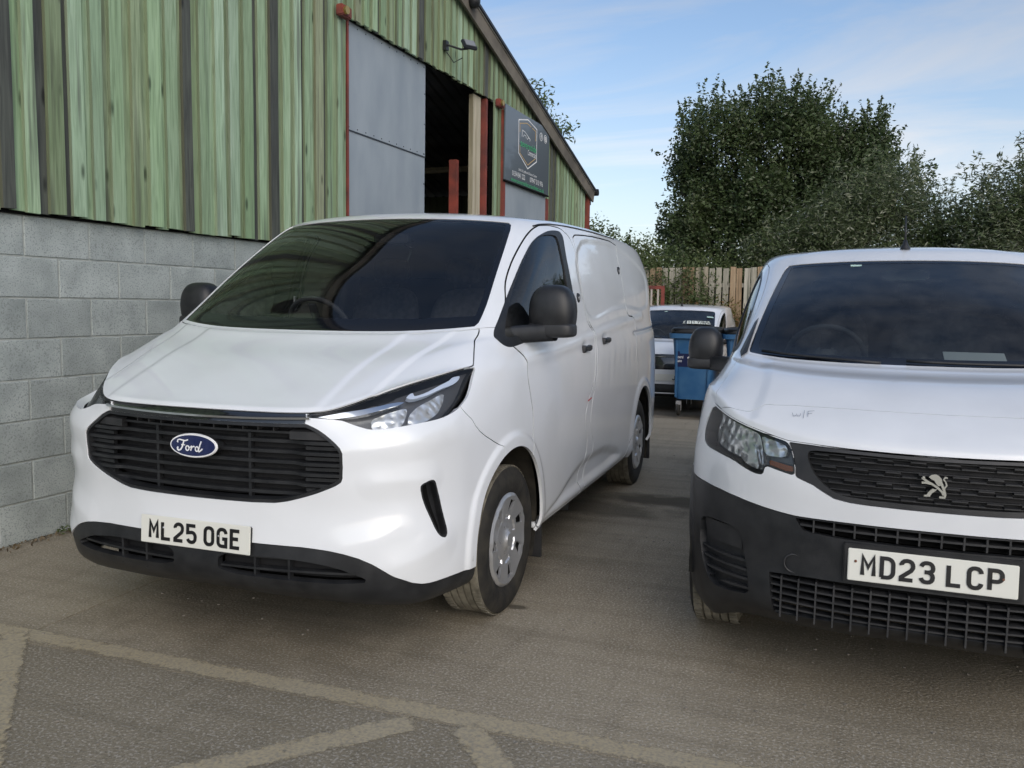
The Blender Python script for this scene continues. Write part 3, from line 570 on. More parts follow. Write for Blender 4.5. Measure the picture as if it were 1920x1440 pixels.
def make_wheel(parent, x, y, z, side, R=.343, w=.215, rimR=.212, steer=0, style=1):
    wroot = empty('wheel', (x, y, z), steer); wroot.parent = parent
    s = side; o = .0
    prof = [(rimR-.01, -.02*s), (rimR+.012, -.006*s), (rimR+.035, .004*s), (R-.045, .006*s), (R-.016, -.004*s), (R-.006, -.014*s)]
    MB().lathe(prof, 72).build('sidewall', RUBBER, wroot, smooth=True)
    tp = [(R-.006, -.014), (R-.001, -.028)]
    for g in (.055, .09, .125, .16): tp += [(R, -g+.004), (R-.008, -g+.003), (R-.008, -g-.003), (R, -g-.004)]
    tp += [(R-.001, -w+.028), (R-.006, -w+.014), (R-.05, -w), (rimR, -w+.01)]
    tm = MB(); tm.lathe([(r, h*s) for r, h in tp], 96)
    # sipes: shallow radial cuts on both shoulders
    for k in range(60):
        a = 2*math.pi*k/60
        for h0, h1 in ((-.016, -.048), (-.166, -.20)):
            if True:
                rot = Matrix.Rotation(a, 3, 'X')
                tm.box(tuple(rot @ Vector((s*(h0+h1)/2, R+.0012, 0))), (abs(h1-h0), .004, .024), rot)
    tm.build('tread', TREAD, wroot, auto=35)
    # trim disc: polar sheet with openings cut through
    rr = np.concatenate([np.linspace(.0, .07, 8), np.linspace(.078, rimR-.018, 22), [rimR-.008, rimR, rimR+.006]]); nt = 240
    th = np.linspace(0, 2*np.pi, nt+1)[:-1]; RR, TH = np.meshgrid(rr, th)
    if style == 1:
        nsp = 7; H = np.interp(RR, [0, .03, .045, .085, .12, rimR-.03, rimR-.008, rimR+.006], [.006, .006, -.010, -.018, -.012, -.002, .004, -.006])
        ph = (TH*nsp/(2*np.pi)) % 1-.5
        H = H-.004*np.exp(-(ph*nsp/.5)**2/2)*sstep(RR, .08, .12)+.003*np.cos(2*np.pi*(ph))*sstep(RR, .07, .11)
        hw = .20+.0*RR; a1 = np.abs(ph)-.235; L = 2*np.pi*RR/nsp
        pq = ((TH+2.2*(RR-.15))*nsp/(2*np.pi)) % 1-.5; f = np.maximum.reduce([np.abs(pq)*L-np.interp(RR, [.12, .185], [.012, .030]), .132-RR, RR-.186])
        f2 = np.hypot(np.abs(((TH*5/(2*np.pi)) % 1-.5))*2*np.pi*RR/5, RR-.060)-.009; H = H-.006*sstep(-np.abs(RR-.105)+.012, 0, .006)*(np.abs(ph) < .3)
        f = np.minimum(f, f2)
    else:
        H = np.interp(RR, [0, .05, .10, rimR, rimR+.006], [.0, -.01, -.02, .0, -.006]); ph = (TH*8/(2*np.pi)) % 1-.5
        f = np.maximum.reduce([np.abs(ph)*2*np.pi*RR/8-.03, .12-RR, RR-.17])
    P = np.stack([H*s, RR*np.cos(TH), RR*np.sin(TH)], -1); nr = len(rr)
    idx = np.arange(nt*nr).reshape(nt, nr); nx = np.roll(idx, -1, 0)
    a, b, c, d = idx[:, :-1].ravel(), nx[:, :-1].ravel(), nx[:, 1:].ravel(), idx[:, 1:].ravel()
    T = np.concatenate([np.stack([a, b, c], 1), np.stack([a, c, d], 1)])
    if s < 0: T = T[:, ::-1]
    N = np.cross(np.gradient(P, axis=0), np.gradient(P, axis=1)); N /= np.maximum(np.linalg.norm(N, axis=2, keepdims=True), 1e-12); N *= np.sign((N[..., :1]*s).mean())
    Mx = Sh(); Mx.P = P.reshape(-1, 3); Mx.N = N.reshape(-1, 3); Mx.T = T; Mx.UV = np.stack([TH.ravel(), RR.ravel()], 1); Mx.S = Mx.us = Mx.vs = None
    K = clip(Mx, f.ravel())
    Pq, Tq, Nq = sh_geo(K, 1, .012, np.array([-s, 0, 0.]))
    obj('rim', npmesh('rim', Pq, np.ascontiguousarray(Tq), SILVER, None), wroot).data.set_sharp_from_angle(angle=math.radians(38))
    MB().lathe([(rimR+.004, -.01*s), (rimR-.006, -.05*s), (.05, -.06*s), (0, -.06*s)], 40).build('brake_backing', DARKG, wroot, smooth=True)
    return wroot
def region3(M, poly): return ev(M, np.array(poly, float))
def xspan(p3, z):
    xs = []
    for i in range(len(p3)):
        a, b = p3[i], p3[(i+1) % len(p3)]
        if (a[2] > z) != (b[2] > z): xs.append(a[0]+(b[0]-a[0])*(z-a[2])/(b[2]-a[2]))
    return max(xs) if xs else 0
def seam_strips(name, M, polys, parent, w=.007, d=.007):
    for poly, closed in polys:
        f = w-sdf(M, poly, False) if not closed else w-np.abs(sdf(M, poly))
        K = offset(clip(M, f), d); sh_obj(name, K, DARK, parent)
def superq(c, d, e=3.2, nu=40, nv=24, fn=None):
    V = []; F = []
    pw = lambda v, p: math.copysign(abs(v)**p, v)
    for j in range(nv+1):
        ph = -math.pi/2+math.pi*j/nv
        for i in range(nu):
            th = 2*math.pi*i/nu
            x = pw(math.cos(ph), 2/e)*pw(math.cos(th), 2/e); y = pw(math.cos(ph), 2/e)*pw(math.sin(th), 2/e); z = pw(math.sin(ph), 2/e)
            if fn: x, y, z = fn(x, y, z)
            V.append((c[0]+x*d[0]/2, c[1]+y*d[1]/2, c[2]+z*d[2]/2))
    for j in range(nv):
        for i in range(nu): F.append((j*nu+i, j*nu+(i+1) % nu, (j+1)*nu+(i+1) % nu, (j+1)*nu+i))
    return V, F
def wheel_liner(parent, y, z, R, x0, x1, s):
    V = []; F = []; n = 28
    for i in range(n+1):
        a = math.radians(-30+212*i/n); V += [(s*x0, y+R*math.cos(a), z+R*math.sin(a)), (s*x1, y+R*math.cos(a), z+R*math.sin(a))]
    for i in range(n): F.append((2*i, 2*i+1, 2*i+3, 2*i+2))
    V.append((s*x0, y, z)); F += [(2*i, 2*i+2, len(V)-1) for i in range(n)]
    mb = MB(); mb.add(V, F); mb.build('wheel_arch_liner', mat_liner, parent)
mat_liner = mat('arch_liner_grime', (.02, .019, .017), .9, spec=.2); noise_mix(mat_liner, (.012, .012, .011), (.045, .040, .032), 7, 5, bump=.3)
def cabin(parent, D):
    """dashboard, steering wheel, seats, bulkhead"""
    y0, z0, hw = D['y'], D['z'], D['hw']
    mb = MB(); n = 24; V = []; F = []
    for i in range(n+1):
        x = -hw+2*hw*i/n; b = .03*math.exp(-((x+.38)/.2)**2)
        yf = y0-.02+.10*(abs(x)/hw)**2.5
        V += [(x, yf, z0-.045), (x, yf+.22, z0-.03+b*.3), (x, yf+.36, z0+.005+b), (x, yf+.44, z0-.03+b*.5), (x, yf+.46, z0-.45)]
    for i in range(n):
        for k in range(4): F.append((i*5+k, (i+1)*5+k, (i+1)*5+k+1, i*5+k+1))
    mb.add(V, F); mb.build('dashboard', INTD, parent, smooth=True, label='dark dashboard under the windscreen')
    sw = empty('steering_wheel', (-.38, y0+.56, z0+.0), rot=(math.radians(-62), 0, 0)); sw.parent = parent
    mb = MB(); pr = [(.19+.015*math.cos(a), .015*math.sin(a)) for a in [2*math.pi*k/10 for k in range(11)]]; mb.lathe(pr, 48, 'z'); mb.build('steering_rim', INTD, sw, smooth=True)
    mb = MB(); mb.box((0, 0, -.01), (.36, .045, .02), bev=.005); mb.box((0, -.08, -.01), (.05, .17, .02), bev=.005); mb.lathe([(0, .03), (.06, .025), (.075, 0), (.07, -.03), (.03, -.15)], 24, 'z'); mb.build('steering_hub', INTD, sw, auto=40)
    for x, w in D['seats']:
        s = empty('seat', (x, y0+1.02, z0-.42)); s.parent = parent
        V, F = superq((0, .05, 0), (w, .5, .16), 5); mb = MB(); mb.add(V, F); mb.build('seat_cushion', SEAT, s, smooth=True)
        V, F = superq((0, .33, .34), (w*.95, .14, .66), 4.5, fn=lambda x, y, z: (x*(1-.10*(z+1)/2), y+z*.9, z)); mb = MB(); mb.add(V, F); mb.build('seat_back', SEAT, s, smooth=True)
        for hx in ([0] if w < .7 else [-w*.24, w*.24]):
            V, F = superq((hx, .45, .78), (.25, .10, .17), 3.5); mb = MB(); mb.add(V, F); mb.tube([(hx-.05, .43, .62), (hx-.05, .44, .76)], .006); mb.tube([(hx+.05, .43, .62), (hx+.05, .44, .76)], .006); mb.build('headrest', SEAT, s, smooth=True)
    MB().box((0, y0+1.72, (z0+.3)/2+.05), (2*hw*.97, .03, D['zt']-.34)).build('bulkhead', INTD, parent)
def mirror_arm_set(parent, s, c, d, arm, e=3.2, name='door_mirror'):
    m = empty(name, (c[0]*s, c[1], c[2])); m.parent = parent
    def fn(x, y, z):
        k = 1-.16*max(0, z)**1.5-.06*max(0, -z)**2
        return x*k, y*(.55+.45*(1 if y < 0 else .2))*(1-.1*abs(z)), z
    V, F = superq((0, 0, 0), d, e, 48, 30, fn); mb = MB(); mb.add([(x*s, y, z) for x, y, z in V], F); mb.build('mirror_shell', BLACKP, m, smooth=True)
    mb = MB(); V, F = superq((0, .0, -d[2]*.36), (d[0]*1.02, d[1]*.93, d[2]*.30), 4.5, 40, 20, lambda x, y, z: (x, y*(1 if y < 0 else .3), z)); mb.add([(x*s, y, z) for x, y, z in V], F)
    mb.build('mirror_lower_cover', BLACKP2, m, smooth=True)
    V, F = superq((0, d[1]*.16, .0), (d[0]*.86, .02, d[2]*.84), 5); mb = MB(); mb.add([(x*s, y, z) for x, y, z in V], F); mb.build('mirror_glass', CHROME, m, smooth=True)
    mb = MB(); a0, a1 = Vector(arm[0]), Vector(arm[1]); h0, h1 = arm[2], arm[3]; n = 7; V = []; F = []
    for i in range(n+1):
        t = i/n; p = a0.lerp(a1, t); h = h0+(h1-h0)*t; w = .05
        for q in range(12):
            an = 2*math.pi*q/12; V.append(((p.x-c[0])*s, p.y-c[1]+w*math.copysign(abs(math.cos(an))**.6, math.cos(an)), p.z-c[2]+h/2*math.copysign(abs(math.sin(an))**.6, math.sin(an))))
    for i in range(n):
        for q in range(12): F.append((i*12+q, i*12+(q+1) % 12, (i+1)*12+(q+1) % 12, (i+1)*12+q))
    mb.add(V, F); mb.build('mirror_arm', BLACKP, m, smooth=True)
    return m
# ================================================================== the large panel van
A1 = (.975, .385, .40); A2 = (4.09, .375, .425)
def det1(M):
    x, y, z = M.P.T; u, v = M.UV.T; d = np.zeros(len(x)); side = sstep(x, .90, .955)
    for cy, cz, R in (A1, A2):
        r = np.hypot(y-cy, z-cz)-R; d += .012*side*(1-sstep(r, .045, .075))*(z < 1.0)
    d -= .007*sstep(sdf(M, UV1['panel_recess'], smooth=2), 0, .03)
    d -= .022*sstep(sdf(M, [(9.0, .9), (9.263, 1.564), (9.63, 2.175), (9.916, 2.72), (10.16, 3.03), (10.57, 3.14), (10.92, 3.04), (11.35, 2.2), (11.4, 1.0)], smooth=1), 0, .07)
    d += .006*sstep(sdf(M, [(-1, 7.32), (2.15, 7.32), (2.3, 8.8), (2.55, 9.97), (-1, 9.97)]), -.012, .022)
    d += .007*sstep(sdf(M, [(-1, 7.32), (3.5, 7.5), (3.85, 8.8), (4.25, 9.97), (-1, 9.97)]), -.012, .022)
    g = lambda poly, w: np.exp(-(sdf(M, poly, False)/w)**2)
    tent = lambda poly, w: np.clip(1-sdf(M, poly, False)/w, 0, 1)**1.15          # a crisp folded ridge
    d += .008*tent([(5.75, 2.75), (5.074, 2.458), (4.324, 2.22)], .085)
    d += .006*tent([(3.0, 2.93), (3.79, 3.18), (4.45, 3.58)], .085)
    d += .007*tent([(2.966, 5.796), (3.774, 5.858), (4.802, 6.04), (5.991, 6.21)], .085)
    d += .008*tent([(3.79, 4.86), (4.45, 4.89), (5.35, 4.86)], .075)
    d += .007*g([(8.6, 7.99), (9.44, 8.03), (10.1, 8.35), (10.78, 8.87), (11.5, 9.65), (12.4, 9.95)], .03)
    for k in ('handle1', 'handle2'):
        q = ev(M, np.array([UV1[k][0]]))[0]; d -= .014*np.exp(-(((y-q[1])/.055)**2+((z-q[2]-.012)/.03)**2))
    d -= .012*np.exp(-((z-1.235-(y-4.0)*.02)/.014)**2)*sstep(y, 3.72, 3.78)*(x > .8)*(1-sstep(y, 4.8, 4.9))
    return d
def build_large_van():
    root = empty('panel_van', (0, 0, 0)); tag(root, 'white medium panel van with blue oval badge parked beside the block wall', 'van', kind=None)
    M0 = shell(surf(V1), V1, det1); M = M0
    yf = front_poly(M0, .66, .58, 1.0, .6)
    # ---- windscreen
    WS = [(-1, 10.03), (4.86, 10.03), (4.97, 10.10), (5.0, 10.4), (5.0, 11.75), (4.94, 11.92), (4.7, 12.0), (-1, 12.0)]
    f = sdf(M, WS); ws, M = cut(M, f)
    f = sdf(ws, WS); z_ = ws.P[:, 2]; f = np.minimum(f-.030, (ev(ws, np.stack([ws.UV[:, 0], np.full(len(f), 10.24)], 1))[:, 2]-z_)*-1); gl, band = cut(ws, f)
    wr = sh_obj('windscreen', offset(gl, .004), GLASS, root); sh_obj('screen_edge_band', offset(band, .003), FRIT, wr)
    # ---- headlamps
    HL = [(1.94, 7.18), (2.3, 7.27), (2.7, 7.33), (3.07, 7.40), (3.6, 7.47), (4.6, 7.44), (5.66, 7.40), (6.84, 7.56), (6.866, 7.289), (6.754, 6.811), (6.615, 6.605), (6.267, 6.453), (5.977, 6.383), (5.587, 6.328), (4.763, 6.307), (3.979, 6.276), (3.577, 6.301), (3.215, 6.435), (2.893, 6.616), (2.675, 6.693), (2.164, 6.865), (1.94, 6.9)]
    hl, M = cut(M, sdf(M, HL, smooth=1))
    hl0 = hl; dd_ = .034*np.clip((7.42-hl.UV[:, 1])/.95, 0, 1)*sstep(hl.UV[:, 0], 2.3, 3.3); hl = like(hl, hl.P-hl.N*dd_[:, None], hl.N, hl.UV, hl.T)
    for s in (1, -1):
        h = sh_obj('headlight', offset(hl, .045), LAMPH, root, s)
        sh_obj('lamp_rim', clip(offset(hl, .009), .005-sdf(hl0, HL, smooth=1)), BLACKP, h, s, .04)
        sh_obj('lens', offset(hl, .008), LENS, h, s)
        for nm, key, dp, mt in (('light_guide', 'drl1', .014, DRL), ('light_guide', 'drl2', .012, CHROME), ('reflector', 'refl1', .03, REFL), ('reflector', 'refl2', .03, REFL)):
            k = clip(hl, np.minimum(sdf(hl0, UV1[key], smooth=1), sdf(hl0, HL)-.006)); sh_obj(nm, offset(k, dp), mt, h, s, .02)
    # ---- upper gloss band and chrome strip
    BAND = [(-1, 7.22), (1.93, 7.22), (1.945, 6.66), (-1, 6.66)]
    bd, M = cut(M, sdf(M, BAND)); sh_obj('grille_top_band', offset(bd, .006), GLOSSB, root)
    yb = front_poly(M0, .60, .93, 1.0, .4); mb = MB(); bar_mesh(mb, yb, .984, list(np.linspace(-.485, .485, 41)), lambda x: -.008, .013, .018, lambda x: .010*(x/.49)**2); mb.build('chrome_strip', CHROME, root, auto=40)
    # ---- grille
    GR = [(-1, 6.66), (1.955, 6.66), (2.24, 6.44), (2.74, 6.02), (2.885, 5.886), (2.975, 5.73), (3.01, 5.33), (3.006, 4.99), (2.955, 4.87), (2.789, 4.77), (2.12, 4.484), (1.6, 4.25), (1.4, 4.19), (1.0, 4.165), (-1, 4.15)]
    gr, M = cut(M, sdf(M, GR)); fg = sdf(gr, GR); core, ring = cut(gr, fg-.013)
    g = sh_obj('grille', offset(ring, .004), BLACKP, root, 0, .05); sh_obj('grille_backing', offset(core, .07), DARKG, g)
    p3 = region3(M0, GR)
    for z in (.898, .858, .818, .778, .738, .698):
        X = xspan(p3, z)-.012; xs = sorted(set(list(np.linspace(-X, X, 31))+[k for k in (-.46, -.43, .43, .46) if abs(k) < X]))
        mb = MB(); bar_mesh(mb, yf, z, xs, lambda x: .012+.028*float(1-sstep(abs(x), .40, .47)), .021, .035); mb.build('grille_bar', BLACKP, g, auto=35)
    mb = MB(); bar_mesh(mb, yf, .933, list(np.linspace(-.40, .40, 17)), lambda x: .03, .014, .03); mb.build('grille_bar', BLACKP, g, auto=35)
    for i in range(11):
        x = -.325+.065*i; MB().box((x, yf(abs(x), .95)+.045, .951), (.005, .03, .030)).build('vent_fin', BLACKP2, g)
    for s in (1, -1):                                 # closed blanking facets at both ends
        for z in (.878, .838, .798, .758, .718):
            X = xspan(p3, z)-.012; mb = MB()
            if X > .47: bar_mesh(mb, yf, z, list(np.linspace(.46, X, 7)*s) if s > 0 else list(-np.linspace(X, .46, 7)), lambda x: .026, .022, .02); mb.build('grille_wing_slat', BLACKP, g, auto=35)
        mb = MB(); bar_mesh(mb, yf, .925, sorted([s*q for q in np.linspace(.40, xspan(p3, .925)-.012, 6)]), lambda x: .016, .05, .03); mb.build('grille_wing_slat', BLACKP2, g, auto=35)
    for x in (-.22, .22): MB().box((x, yf(.22, .8)+.055, .80), (.012, .02, .25)).build('grille_rib', BLACKP, g)
    # ---- badge
    bz = .866; by = yf(0, bz); bdg = empty('badge', (0, min(by, .034)+.002, bz), rot=(math.radians(-4), 0, 0)); bdg.parent = g
    def disc(a, b, y0, y1, nm, mt):
        mb = MB(); n = 48; V = [(a*math.cos(2*math.pi*k/n), y1, b*math.sin(2*math.pi*k/n)) for k in range(n)]+[(a*.97*math.cos(2*math.pi*k/n), y0, b*.95*math.sin(2*math.pi*k/n)) for k in range(n)]
        mb.add(V, [tuple(range(n, 2*n))]+[(k, (k+1) % n, n+(k+1) % n, n+k) for k in range(n)]); return mb.build(nm, mt, bdg, auto=30)
    disc(.112, .0475, -.006, .0, 'badge_rim', WTEXT); disc(.106, .042, -.0075, .0, 'badge_face', BLUE); disc(.10, .038, .001, .06, 'badge_mount', BLACKP)
    mb = MB(); T = Matrix.Translation((-.076, -.0085, -.021)) @ Matrix.Diagonal((.86, 1, 1.0, 1))
    def sc(pts, w, k=[0]): k[0] += 1; stroke(mb, [(a*.001, b*.001) for a, b in pts], w, T @ Matrix.Translation((0, -.0003*k[0], 0)), .002)
    sc([(8, 30), (4, 33), (6, 39), (16, 42), (30, 40), (44, 38), (56, 40), (62, 43)], .0048)      # F top flourish
    sc([(40, 39), (36, 26), (31, 12), (24, 3), (14, -1), (7, 2), (5, 8), (9, 12)], .0062)          # F stem
    sc([(26, 22), (36, 21), (46, 22)], .0040)                                                     # F cross bar
    sc(arc(61, 10, 9, 9, 60, 420, 16), .0048)                                                     # o
    sc([(69, 13), (77, 14), (84, 20)], .0034)
    sc([(85, 19), (80, 1)], .0055); sc([(83, 10), (90, 17), (97, 19), (100, 16)], .0046)          # r
    sc(arc(114, 9.5, 8.5, 9, 50, 400, 14), .0048)                                                 # d bowl
    sc([(137, 40), (130, 24), (122, 4), (127, 0), (136, 5), (144, 11)], .0056)                    # d stem
    mb.build('badge_lettering', WTEXT, bdg)
    # ---- side vents in the bumper
    VT = UV1['vent']; vt, M = cut(M, sdf(M, VT, smooth=1))
    for s in (1, -1):
        o = sh_obj('bumper_vent', offset(vt, .03), BLACKP, root, s); ft = sdf(vt, VT, smooth=1); sh_obj('vent_frame', offset(clip(vt, .008-ft), .001), BLACKP, o, s, .03)
        lo, _ = cut(vt, sdf(vt, [(4.8, 4.9), (5.3, 4.8), (5.45, 4.2), (5.7, 3.4), (5.75, 2.8), (5.0, 2.8)])); sh_obj('vent_depth', offset(lo, .026), DARK, o, s)
    # ---- black lower bumper
    BL = [(-1, 2.90), (.99, 2.883), (1.92, 2.849), (2.6, 2.77), (3.0, 2.69), (3.376, 2.542), (3.72, 2.337), (4.326, 1.89), (4.80, 1.643), (5.08, 1.551), (5.31, 1.509), (5.935, 1.47), (6.9, 1.40), (7.7, 1.3), (7.7, -1), (-1, -1)]
    arch1 = lambda K: np.where(K.P[:, 0] > .5, np.hypot(K.P[:, 1]-A1[0], K.P[:, 2]-A1[1])-A1[2], 9)
    arch2 = lambda K: np.where(K.P[:, 0] > .5, np.hypot(K.P[:, 1]-A2[0], K.P[:, 2]-A2[1])-A2[2], 9)
    M = clip(M, arch1(M)); M = clip(M, arch2(M))
    bl, M = cut(M, sdf(M, BL), .003); LM = [(.42, 2.40), (1.0, 2.436), (1.63, 2.422), (2.82, 2.205), (3.469, 1.898), (3.674, 1.70), (2.8, 1.58), (1.8, 1.58), (.42, 1.66)]
    lm, bl = cut(bl, sdf(bl, LM, smooth=1)); lb = sh_obj('lower_bumper', offset(bl, .004), BLACKP, root, 0, .03)
    sh_obj('intake_backing', offset(lm, .05), DARKG, lb); y2 = front_poly(M0, .8, .34, .5, .6)
    q3 = region3(M0, LM)
    for s in (1, -1):
        for z in (.452, .405, .365):
            X = xspan(q3, z); mb = MB(); xs = sorted(s*np.linspace(.11, max(X-.01, .2), 12)); bar_mesh(mb, y2, z, list(xs), lambda x: .014, .014, .03); mb.build('intake_bar', BLACKP, lb, auto=35)
        for x in (.26, .40): MB().box((s*x, y2(x, .42)+.03, .41), (.010, .025, .13)).build('intake_rib', BLACKP, lb)
    # ---- bonnet, bumper, wings, doors
    BN = [(-1, 7.25), (1.94, 7.25), (2.3, 7.31), (2.7, 7.37), (3.07, 7.44), (3.6, 7.51), (4.6, 7.48), (5.66, 7.44), (6.2, 7.52), (6.78, 7.62), (6.76, 7.9), (6.70, 8.232), (6.61, 8.55), (6.47, 8.85), (6.2, 9.2), (5.668, 9.711), (5.35, 9.9), (5.22, 9.96), (-1, 9.96)]
    BP = [(-1, 7.235), (1.93, 7.235), (2.5, 7.0), (6.1, 6.6), (6.375, 6.416), (6.763, 6.211), (7.379, 5.571), (7.7, 5.2), (7.7, -1), (-1, -1)]
    DF = [(8.727, 4.75), (8.745, 5.18), (8.77, 5.89), (8.70, 6.39), (8.63, 6.9), (8.63, 7.3), (8.60, 7.88), (8.467, 8.36), (8.15, 8.80), (7.6, 9.30), (7.05, 9.85), (6.5, 10.45), (6.03, 10.717), (5.97, 10.9), (6.07, 11.14), (6.34, 11.36), (6.79, 11.62), (7.33, 11.86), (7.95, 12.02), (8.76, 12.10), (9.554, 11.99), (9.973, 11.80), (10.211, 11.48), (10.297, 11.158), (10.397, 10.641), (10.45, 10.1), (10.56, 9.46), (10.58, 8.137), (10.556, 6.927), (10.53, 6.269), (10.37, 5.696), (10.275, 5.05), (10.275, 4.545), (10.345, 3.679), (10.284, 2.871), (10.163, 2.067), (10.255, .8), (10.255, .45), (9.0, .45), (8.6, 1.0), (8.4, 3.0)]
    SD = [(10.60, 6.269), (10.62, 8.137), (10.60, 9.46), (10.49, 10.1), (10.437, 10.641), (10.337, 11.158), (10.251, 11.48), (10.08, 11.86), (10.6, 11.95), (11.61, 12.03), (11.62, 11.495), (11.667, 10.69), (11.68, 10.05), (11.925, 9.98), (11.94, 8.703), (11.915, 7.614), (11.88, 6.63), (11.93, 6.083), (12.0, 4.0), (11.7, 2.4), (11.5, .6), (10.34, .6), (10.333, 2.15), (10.47, 2.87), (10.52, 3.42), (10.46, 3.985), (10.413, 4.684), (10.467, 5.619)]
    WO = [(6.45, 9.92), (6.38, 10.08), (6.38, 10.333), (6.47, 10.56), (6.697, 10.833), (6.957, 11.141), (7.346, 11.474), (7.832, 11.664), (8.586, 11.838), (9.092, 11.899), (9.50, 11.895), (9.70, 11.76), (9.86, 11.443), (10.02, 11.108), (10.13, 10.74), (10.19, 10.42), (10.175, 10.20), (10.05, 10.03), (9.465, 9.80), (8.885, 9.25), (8.3, 8.95), (7.9, 8.84), (7.55, 8.98), (6.9, 9.55)]
    WG = [(6.85, 10.75), (7.176, 11.211), (7.676, 11.573), (8.213, 11.708), (8.946, 11.76), (9.308, 11.742), (9.543, 11.55), (9.85, 11.143), (10.0, 10.695), (10.04, 10.40), (9.99, 10.16), (9.459, 10.0), (8.75, 9.85), (7.9, 9.6), (7.5, 9.55), (7.15, 9.9), (6.86, 10.234), (6.75, 10.52)]
    BN = chaikin(BN, 1); seams = [(BN, True), (BP[3:8], False), (chaikin(DF, 1), True), (chaikin(SD, 1), True)]
    seam_strips('panel_gap', M, seams[:2], root); seam_strips('door_gap', M, seams[2:], root, .0065, .0025)
    wo_, M = cut(M, sdf(M, WO, smooth=2)); wg, wt = cut(wo_, sdf(wo_, WG, smooth=2))
    bn, M = cut(M, sdf(M, BN), .006); sh_obj('bonnet', bn, WHITE, root, 0, .015)
    bp, M = cut(M, sdf(M, BP), .004); sh_obj('front_bumper', bp, WHITE, root, 0, .035)
    df, M = cut(M, sdf(M, DF, smooth=1), .009)
    for s in (1, -1):
        d = sh_obj('front_door', df, WHITE, root, s, .015); sh_obj('window_trim', offset(wt, -.001), BLACKP, d, s, .02); sh_obj('door_window', offset(wg, .006), GLASSD, d, s)
    sd, M = cut(M, sdf(M, SD, smooth=1), .009); sdo = sides('sliding_door', sd, WHITE, root, .015)
    fw, M = cut(M, sdf(M, [(5.0, 9.975), (5.0, 5), (7.3, -1), (9.3, -1), (9.3, 8.0), (8.2, 9.0), (7.3, 9.975)]), .003); fwo = sides('front_wing', fw, WHITE, root, .015)
    sh_obj('body_shell', M, WHITE, root, 0, .02)
    lin = clip(M0, np.minimum.reduce([sdf(M0, [(-1, 9.3), (10.7, 9.3), (10.7, 15), (-1, 15)]), -sdf(M0, WS)-.012, -sdf(M0, WO, smooth=2)-.004])); sh_obj('cabin_lining', offset(lin, .03), INTG, root)
    # gutter groove along the roof edge (black line over the doors)
    gp = [ev(M0, np.array([q]))[0] for q in [(7.33, 11.95), (7.95, 12.10), (8.76, 12.2), (9.81, 12.24), (10.29, 12.27), (10.9, 12.3), (11.6, 12.42)]]
    for s in (1, -1): MB().tube([(p[0]*s+.002*s, p[1], p[2]+.001) for p in gp], .0045, 6).build('roof_gutter', BLACKP, root, smooth=True)
    # ---- door furniture
    for s, dd, sl_ in ((1, 0, 0), (-1, 0, 0)):
        for key, nm in (('handle1', 'door_handle'), ('handle2', 'door_handle')):
            q = ev(M0, np.array([UV1[key][0]]))[0]; h = empty(nm, (s*(q[0]+.006), q[1]+.01, q[2])); h.parent = root
            mb = MB(); V, F = superq((s*.017, 0, 0), (.024, .165, .030), 4); mb.add(V, F); mb.build('handle_bar', BLACKP, h, smooth=True)
            mb = MB(); V, F = superq((s*.006, -.065, -.004), (.034, .05, .044), 4); mb.add(V, F); V, F = superq((s*.006, .07, -.002), (.03, .035, .036), 4); mb.add(V, F); mb.build('handle_mount', BLACKP2, h, smooth=True)
        for key in ('lock1', 'lock2'):
            q = ev(M0, np.array([UV1[key][0]]))[0]; mb = MB(); mb.lathe([(0, .008*s), (.024, .008*s), (.030, .002*s), (.030, -.006*s)], 20, 'x', (q[0]*s, q[1], q[2])); lk = mb.build('deadlock', BLACKP, root, auto=30)
            MB().lathe([(0, .0095*s), (.012, .0095*s), (.013, .006*s)], 14, 'x', (q[0]*s, q[1], q[2])).build('key_cover', SILVER, lk)
        mirror_arm_set(root, s, (1.045, 1.37, 1.402), (.232, .20, .255), ((.885, 1.16, 1.285), (1.06, 1.36, 1.30), .085, .09))
    # red touch-in mark on the door edge
    q = ev(M0, np.array([(10.31, 5.62)]))[0]; MB().box((q[0]+.011, q[1]+.03, q[2]), (.001, .09, .008), Matrix.Rotation(.12, 3, 'X')).build('red_paint_mark', mat('red_marker', (.45, .02, .03), .5), root)
    # ---- plate, wheels, flaps, underside
    yp = yf(.26, .5165); plate(root, 'ML25 OGE', (0, yp-.016, .5165), math.radians(-3), R1)
    MB().box((0, yp+.006, .5165), (.512, .03, .10), bev=.004).build('plate_holder', BLACKP, root)
    for s in (1, -1):
        make_wheel(root, .955*s, 1.012, .340, s, steer=-.03 if s > 0 else -.03); make_wheel(root, .962*s, 4.112, .340, s)
        for cy, cz, R in (A1, A2): wheel_liner(root, cy, cz, R+.03, .62, .965, s)
        for yy in (1.47, 4.60):
            mb = MB(); mb.box((s*.88, yy, .23 if yy < 2 else .27), (.19, .012, .21 if yy < 2 else .30), Matrix.Rotation(.06, 3, 'X'), bev=.005); mb.build('mud_flap', BLACKP2, root)
        mb = MB(); mb.box((s*.952, 2.65, .318), (.03, 2.55, .028), bev=.006); mb.build('sill', WHITE, root)
    MB().box((0, 2.65, .36), (1.22, 4.4, .10)).build('underbody', DARK, root); MB().box((0, 2.65, .345), (1.84, 2.4, .05)).build('floor_pan', DARK, root)
    MB().box((0, .62, .62), (1.05, .9, .62)).build('engine_bay', DARK, root); MB().box((0, .44, .43), (1.52, .2, .26)).build('intake_blocker', DARK, root)  # dark box added behind the lower intake to hide bright ground beyond
    cabin(root, dict(y=.98, z=1.28, hw=.80, zt=1.86, seats=[(-.40, .52), (.33, .90)]))
    MB().box((-.60, 1.62, 1.42), (.006, .10, .08), Matrix.Rotation(.5, 3, 'Z')).build('paper_tag', mat('paper', (.7, .7, .68), .8), root)
